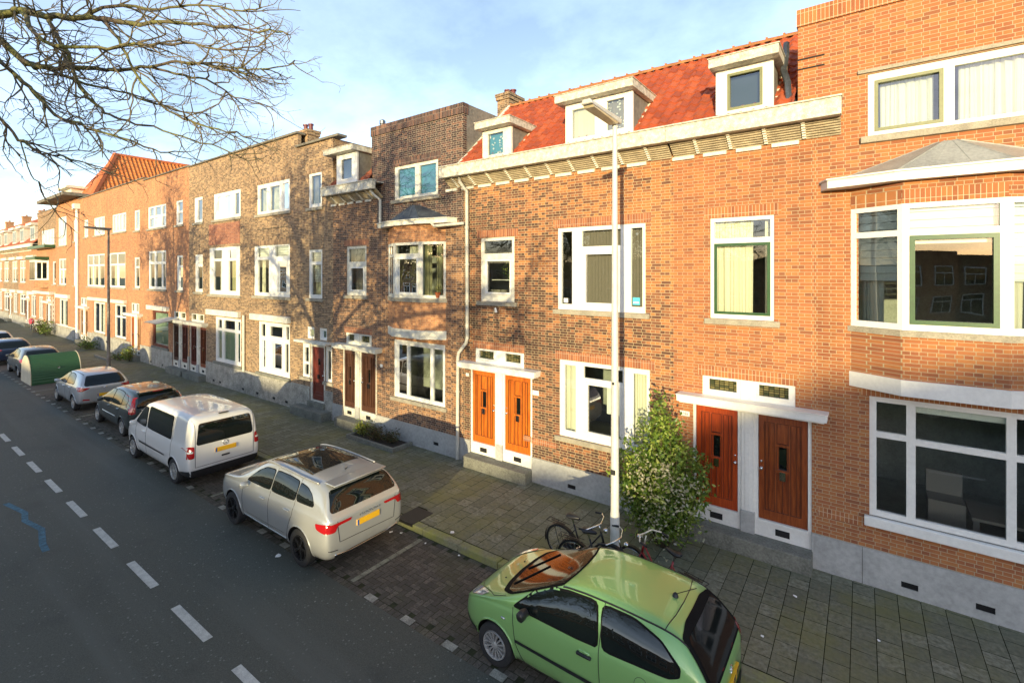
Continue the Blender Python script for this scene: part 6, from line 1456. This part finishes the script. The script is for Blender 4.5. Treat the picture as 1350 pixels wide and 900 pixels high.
b = MB(); b.box(-1.3, 1.0, -.5, -.42, -.02, .12); b.box(.92, 1.0, -.42, .3, -.02, .12); b.box(-1.3, -1.22, -.42, .3, -.02, .12); b.build('edging', 'concrete', r, bevel=.008)
b = MB(); b.box(-1.22, .92, -.42, .25, -.02, .07); b.build('soil', 'soil', r)
plant(-36.2, 10.35, .55, .95, 'yellow green climbing plant beside the shop window', ['leaf_yellow', 'leaf'], 500, .12); plant(-37.2, 10.2, .5, .55, 'dull grey green plant in a pot beside the orange doors', ['leaf_dark', 'leaf'], 300, .1)
plant(-44.2, 10.35, .9, .8, 'bushy green plant against the wide orange house', ['leaf', 'leaf_dark'], 600, .12); plant(-45.4, 10.4, .5, .5, 'small green plant left of the bushy one', ['leaf'], 200, .1)
plant(-56.8, 10.4, 1.0, 1.3, 'dark green plants below the white trellis', ['leaf_dark', 'leaf'], 600, .15); plant(-58.3, 10.3, .7, 1.0, 'red leaved plant beside the motor scooter', ['leaf_brown'], 300, .14)
r = tag(empty('stone_step', (-39.4, 10.4, 0), RA), 'pale stone edging in front of the wide orange house', 'kerb edge'); b = MB(); b.box(-.9, 1.6, -.75, -.65, -.01, .12); b.box(1.5, 1.6, -.65, .35, -.01, .12); b.build('edging', 'sill', r)

# ------------------------------------------------------------------ trees
def spline(pts, n=4):
    out = []; P = [Vector(p) for p in pts]
    for i in range(len(P) - 1):
        p0, p1, p2, p3 = P[max(i - 1, 0)], P[i], P[i + 1], P[min(i + 2, len(P) - 1)]
        for k in range(n):
            t_ = k / n; out.append(.5 * ((2 * p1) + (p2 - p0) * t_ + (2 * p0 - 5 * p1 + 4 * p2 - p3) * t_ * t_ + (3 * p1 - p0 - 3 * p2 + p3) * t_ ** 3))
    out.append(P[-1]); return out
def twig(b, p, d, L, r, lvl, rg, fence=None, hi=True):
    n = max(3, int(L / .12)) if lvl < 3 else 3; pts = [p]; q = p.copy(); dd = d.normalized(); step = L / n
    for i in range(n):
        up = -.10 + .32 * (i / n)
        dd = (dd + Vector((rg.gauss(0, .24), rg.gauss(0, .24), rg.gauss(up * .8, .2)))).normalized(); q = q + dd * step
        if fence and not fence(q): break
        pts.append(q.copy())
    if len(pts) < 2: return
    m_ = len(pts); b.tube(pts, [max(.0027, r * .85 * (1 - .72 * i / m_)) for i in range(m_)], 5 if lvl < 2 else 3, cap=False)
    if lvl >= 3:
        return
    cnt = {0: max(3, int(L / .16)), 1: max(2, int(L / .2)), 2: 2 if hi else 1}[lvl]
    if not hi and lvl >= 1: cnt = max(2, cnt // 2)
    for k in range(cnt):
        i = rg.randrange(max(1, m_ // 5), m_); base = pts[min(i, m_ - 1)]; ax = (pts[min(i, m_ - 1)] - pts[max(i - 1, 0)]).normalized()
        side = Vector((rg.gauss(0, 1), rg.gauss(0, 1), rg.gauss(0, .8))); side = (side - ax * side.dot(ax)).normalized(); nd = ax * rg.uniform(.5, .9) + side * rg.uniform(.5, .95)
        twig(b, base, nd, L * rg.uniform(.3, .55), max(.003, r * .55), lvl + 1, rg, fence, hi)
def bare_tree(base, label, limbs, auto, seed, fence, hi_limbs=True, rad=.24):
    rg = random.Random(seed); T_ = tag(empty('bare_tree', base), label, 'tree', 'bare street trees'); B0 = Vector(base)
    fork = B0 + Vector((.05, 0, 4.1)); bt = MB(); bt.tube([B0 + Vector((0, 0, -.2)), B0 + Vector((0, .02, .4)), B0 + Vector((.06, 0, 2.2)), fork], [rad * 1.5, rad * 1.15, rad, rad * .95], 14)
    b = MB(); bw = MB()
    roots = []
    for (dx, dz, dy, r_) in auto:      # big limbs
        tip = fork + Vector((dx, dy, dz)); mid = fork + Vector((dx * .42, dy * .4, dz * .55)); pts = spline([fork - Vector((0, 0, .2)), mid, tip], 7)
        b.tube(pts, [r_ * (1 - .6 * i / len(pts)) for i in range(len(pts))], 10); roots.append(pts)
        for k in range(15):
            i = rg.randrange(4, len(pts)); ax = (pts[i] - pts[i - 1]).normalized(); side = Vector((rg.gauss(dx * .2, 1), rg.gauss(-.3, .8), rg.gauss(.2, .6))).normalized()
            twig(b, pts[i], ax * .5 + side, rg.uniform(1.6, 3.3), rg.uniform(.03, .055), 0, rg, fence, False)
    for (pts, r0, r1, dens) in limbs:
        sp_ = spline(pts, 4); m_ = len(sp_)
        for i in range(1, m_ - 1): sp_[i] += Vector((rg.gauss(0, .012), rg.gauss(0, .012), rg.gauss(0, .015)))
        b.tube(sp_, [lerp(r0 * .72, r1, (i / m_) ** .8) * rg.uniform(.93, 1.08) for i in range(m_)], 9)
        tot = sum((sp_[i + 1] - sp_[i]).length for i in range(m_ - 1))
        for k in range(int(tot * dens * .62)):
            i = rg.randrange(3, m_); ax = (sp_[min(i + 1, m_ - 1)] - sp_[i - 1]).normalized(); side = Vector((rg.gauss(.25, .8), rg.gauss(.1, .8), rg.gauss(-.05, .75))); side = (side - ax * side.dot(ax)).normalized()
            f = i / m_; twig(bw, sp_[i], ax * rg.uniform(.6, 1.0) + side * rg.uniform(.4, .9), rg.uniform(.45, 1.15) * (1.15 - .45 * f), lerp(.022, .01, f), 1, rg, None, True)
        twig(bw, sp_[-1], sp_[-1] - sp_[-3], .5, r1, 1, rg, None, True)
    off = tuple(B0)
    bt.build('trunk', 'bark', T_, off, smooth=True); b.build('limbs', 'bark', T_, off, smooth=True)
    if bw.v: bw.build('twigs', 'twig', T_, off)
    return T_
F1 = Vector((-10.7, -1.5, 6.5))
LB = [
 ([(-12.1, -1.3, 5.6), (-12.0, -.6, 8.2), (-12.43, 1.14, 9.61), (-11.38, 1.53, 9.59), (-10.96, 1.71, 9.58), (-10.49, 1.93, 9.47), (-9.82, 2.16, 9.33), (-9.37, 2.36, 9.25), (-8.91, 2.58, 9.13), (-8.27, 2.79, 9.06), (-7.71, 3.07, 8.95), (-7.08, 3.4, 8.83), (-6.58, 3.64, 8.76)], .12, .01, 6),
 ([(-12.4, -1.2, 6.0), (-12.6, -.3, 8.9), (-13.04, 1.2, 9.81), (-12.24, 1.65, 9.46), (-11.74, 1.89, 9.0), (-11.32, 2.07, 8.89), (-10.91, 2.24, 8.85), (-10.39, 2.49, 8.8), (-9.95, 2.69, 8.72), (-9.39, 2.97, 8.73), (-8.9, 3.2, 8.77), (-8.25, 3.42, 8.59), (-7.67, 3.72, 8.47)], .1, .012, 6),
 ([(-12.3, -.9, 6.8), (-12.13, 1.11, 9.38), (-11.09, 1.49, 8.74), (-10.65, 1.69, 8.36), (-10.41, 1.86, 8.06), (-10.03, 2.01, 7.77), (-9.58, 2.21, 7.6), (-9.03, 2.48, 7.41), (-8.55, 2.71, 7.22), (-8.07, 2.94, 7.15)], .06, .008, 5),
 ([(-12.2, -.9, 6.5), (-12.13, 1.11, 8.38), (-11.23, 1.51, 7.83), (-10.93, 1.74, 7.49), (-10.63, 1.83, 7.32), (-10.18, 2.03, 7.21), (-9.8, 2.18, 7.11), (-9.39, 2.35, 6.94)], .045, .006, 4),
 ([(-10.95, 1.7, 7.52), (-10.84, 1.8, 6.96), (-10.64, 1.94, 6.75), (-10.46, 2.07, 6.61)], .014, .005, 3),
 ([(-10.49, 1.93, 9.47), (-10.36, 2.02, 9.15), (-10.32, 2.18, 8.78), (-10.32, 2.3, 8.37), (-10.1, 2.46, 8.12), (-10.0, 2.65, 7.94), (-9.6, 2.94, 7.82), (-9.09, 3.31, 7.63), (-8.69, 3.72, 7.46), (-8.32, 3.99, 7.25)], .05, .008, 6),
 ([(-9.37, 2.36, 9.25), (-9.14, 2.53, 8.83), (-8.97, 2.65, 8.39), (-8.64, 2.89, 7.92), (-8.31, 3.13, 7.69), (-7.74, 3.42, 7.52), (-7.42, 3.65, 7.36)], .035, .008, 7),
 ([(-9.39, 2.97, 8.73), (-8.93, 3.3, 8.59), (-8.58, 3.56, 8.49), (-8.27, 3.78, 8.24), (-7.87, 4.06, 8.08)], .03, .008, 8),
 ([(-8.9, 3.2, 8.77), (-8.41, 3.43, 8.7), (-7.95, 3.64, 8.59), (-7.55, 3.8, 8.51), (-7.04, 4.05, 8.57)], .03, .008, 9),
 ([(-9.82, 2.16, 9.33), (-9.25, 2.45, 9.43), (-8.57, 2.82, 9.35), (-8.0, 3.11, 9.37), (-7.35, 3.45, 9.22), (-7.02, 3.57, 9.21)], .04, .008, 9),
 ([(-11.32, 2.07, 8.89), (-10.8, 2.45, 8.62), (-10.29, 2.94, 8.46), (-9.65, 3.4, 8.2), (-9.33, 3.75, 8.17)], .035, .008, 7),
 ([(-10.96, 1.71, 9.58), (-9.82, 1.79, 8.81), (-9.24, 2.09, 8.69), (-8.49, 2.51, 8.66), (-7.84, 2.85, 8.64), (-7.21, 3.18, 8.5), (-6.86, 3.43, 8.55)], .05, .008, 8),
]
out1 = lambda q: q.y < .118 * abs(q.x) - .15
bare_tree((-11.9, -1.5, 0), 'bare mossy street tree whose branches hang into the top left corner', LB, [(-2.3, 5.2, -.4, .25), (2.3, 5.4, -.6, .24), (-.3, 6.0, -1.6, .15), (4.6, 4.6, -.8, .13), (-4.6, 4.0, -.9, .14), (.7, 4.6, -.2, .14), (8.6, 1.9, .3, .13), (5.6, .9, .4, .1), (3.4, 6.6, -.8, .13), (6.4, 3.4, -.1, .1)], 5, out1, rad=.33)
bare_tree((-26.0, -1.6, 0), 'bare street tree farther along, outside the left edge, shading the tan houses', [], [(-1.4, 5.0, .2, .17), (1.2, 5.0, -.2, .17), (3.2, 3.8, .2, .1), (-3.4, 3.8, -.4, .1), (0, 6.4, -.4, .12)], 9, lambda q: q.y < .118 * abs(q.x) - .3)

# ------------------------------------------------------------------ the other side (seen only in the windows, and shading the street)
b = MB(); b.quad((-230, -14, -.1), (120, -14, -.1), (120, -2.6, -.1), (-230, -2.6, -.1)); tag(b.build('verge', 'grass'), 'wide grass verge on the other side of the road', 'grass', kind='structure')
src = [o for o in bpy.data.objects if o.get('label', '').startswith('silver hatchback')][0]
q = copy_tree(src); q['label'] = 'silver hatchback parked on the far side of the road, reflected in the bay window'; q['group'] = 'cars on the far side'; q.location = (3.2, -3.6, -.12); q.rotation_euler = (0, 0, 0)
def far_shade_house(x0, x1, prof, label, brick, y=-50.0, dep=7):
    r = tag(empty('far_shade_house', ((x0 + x1) / 2, y, 0), 0), label, 'house', 'far side houses shaped for their shade'); xc = (x0 + x1) / 2
    b = MB(); b.prism_y([(x0 - xc, 0), (x1 - xc, 0)] + [(x - xc, z) for x, z in prof][::-1], -dep, 0); b.build('wall', brick, r)
    zt = min(z for x, z in prof); n = max(1, int((x1 - x0) / 2.4))
    for k in range(n):
        for z in (1.0, 4.2):
            if z + 2 > zt: continue
            X = x0 - xc + (x1 - x0) * (k + .5) / n; b = MB(); b.box(X - .8, X + .8, 0, .04, z, z + 2); W_ = b.build('window', 'white', r); b = MB(); b.box(X - .7, X - .03, .04, .05, z + .1, z + 1.3); b.box(X + .03, X + .7, .04, .05, z + .1, z + 1.3); b.box(X - .7, X + .7, .04, .05, z + 1.4, z + 1.9); b.build('pane', 'carglass', W_)
HB = ['brick_tan', 'brick_far', 'brick_mixed']
data = [(-160, -120, 7.2), (-120, -90, 7.3), (-90, -60, 7.3), (-60, -45, 7.4), (-45, -27, 7.3), (-27, -8.8, 7.3), (-8.8, -.5, 9.9), (-.5, 7.0, 7.8), (7.0, 12.0, 7.4), (12.0, 16.2, 6.75), (16.2, 20.0, 7.6)]  # row heights shaped so the cast shadow edge falls right on the facades
for k, (a, c_, h) in enumerate(data): far_shade_house(a, c_, [(a, h), (c_, h)], 'low brick house across the street behind the camera, shaped to shade the facades, number %d from the left' % (k + 1), HB[k % 3])
far_shade_house(20.0, 34.0, [(20.0, 7.9), (21.4, 9.0), (22.2, 10.1), (24.5, 11.3), (30, 11.8), (34, 11.5)], 'gabled brick house across the street behind the camera, shaped to shade the facades', 'brick_mixed')
far_shade_house(34.0, 60.0, [(34.0, 11.6), (60, 11.4)], 'tall brick block across the street behind the camera, shaped to shade the facades', 'brick_tan')
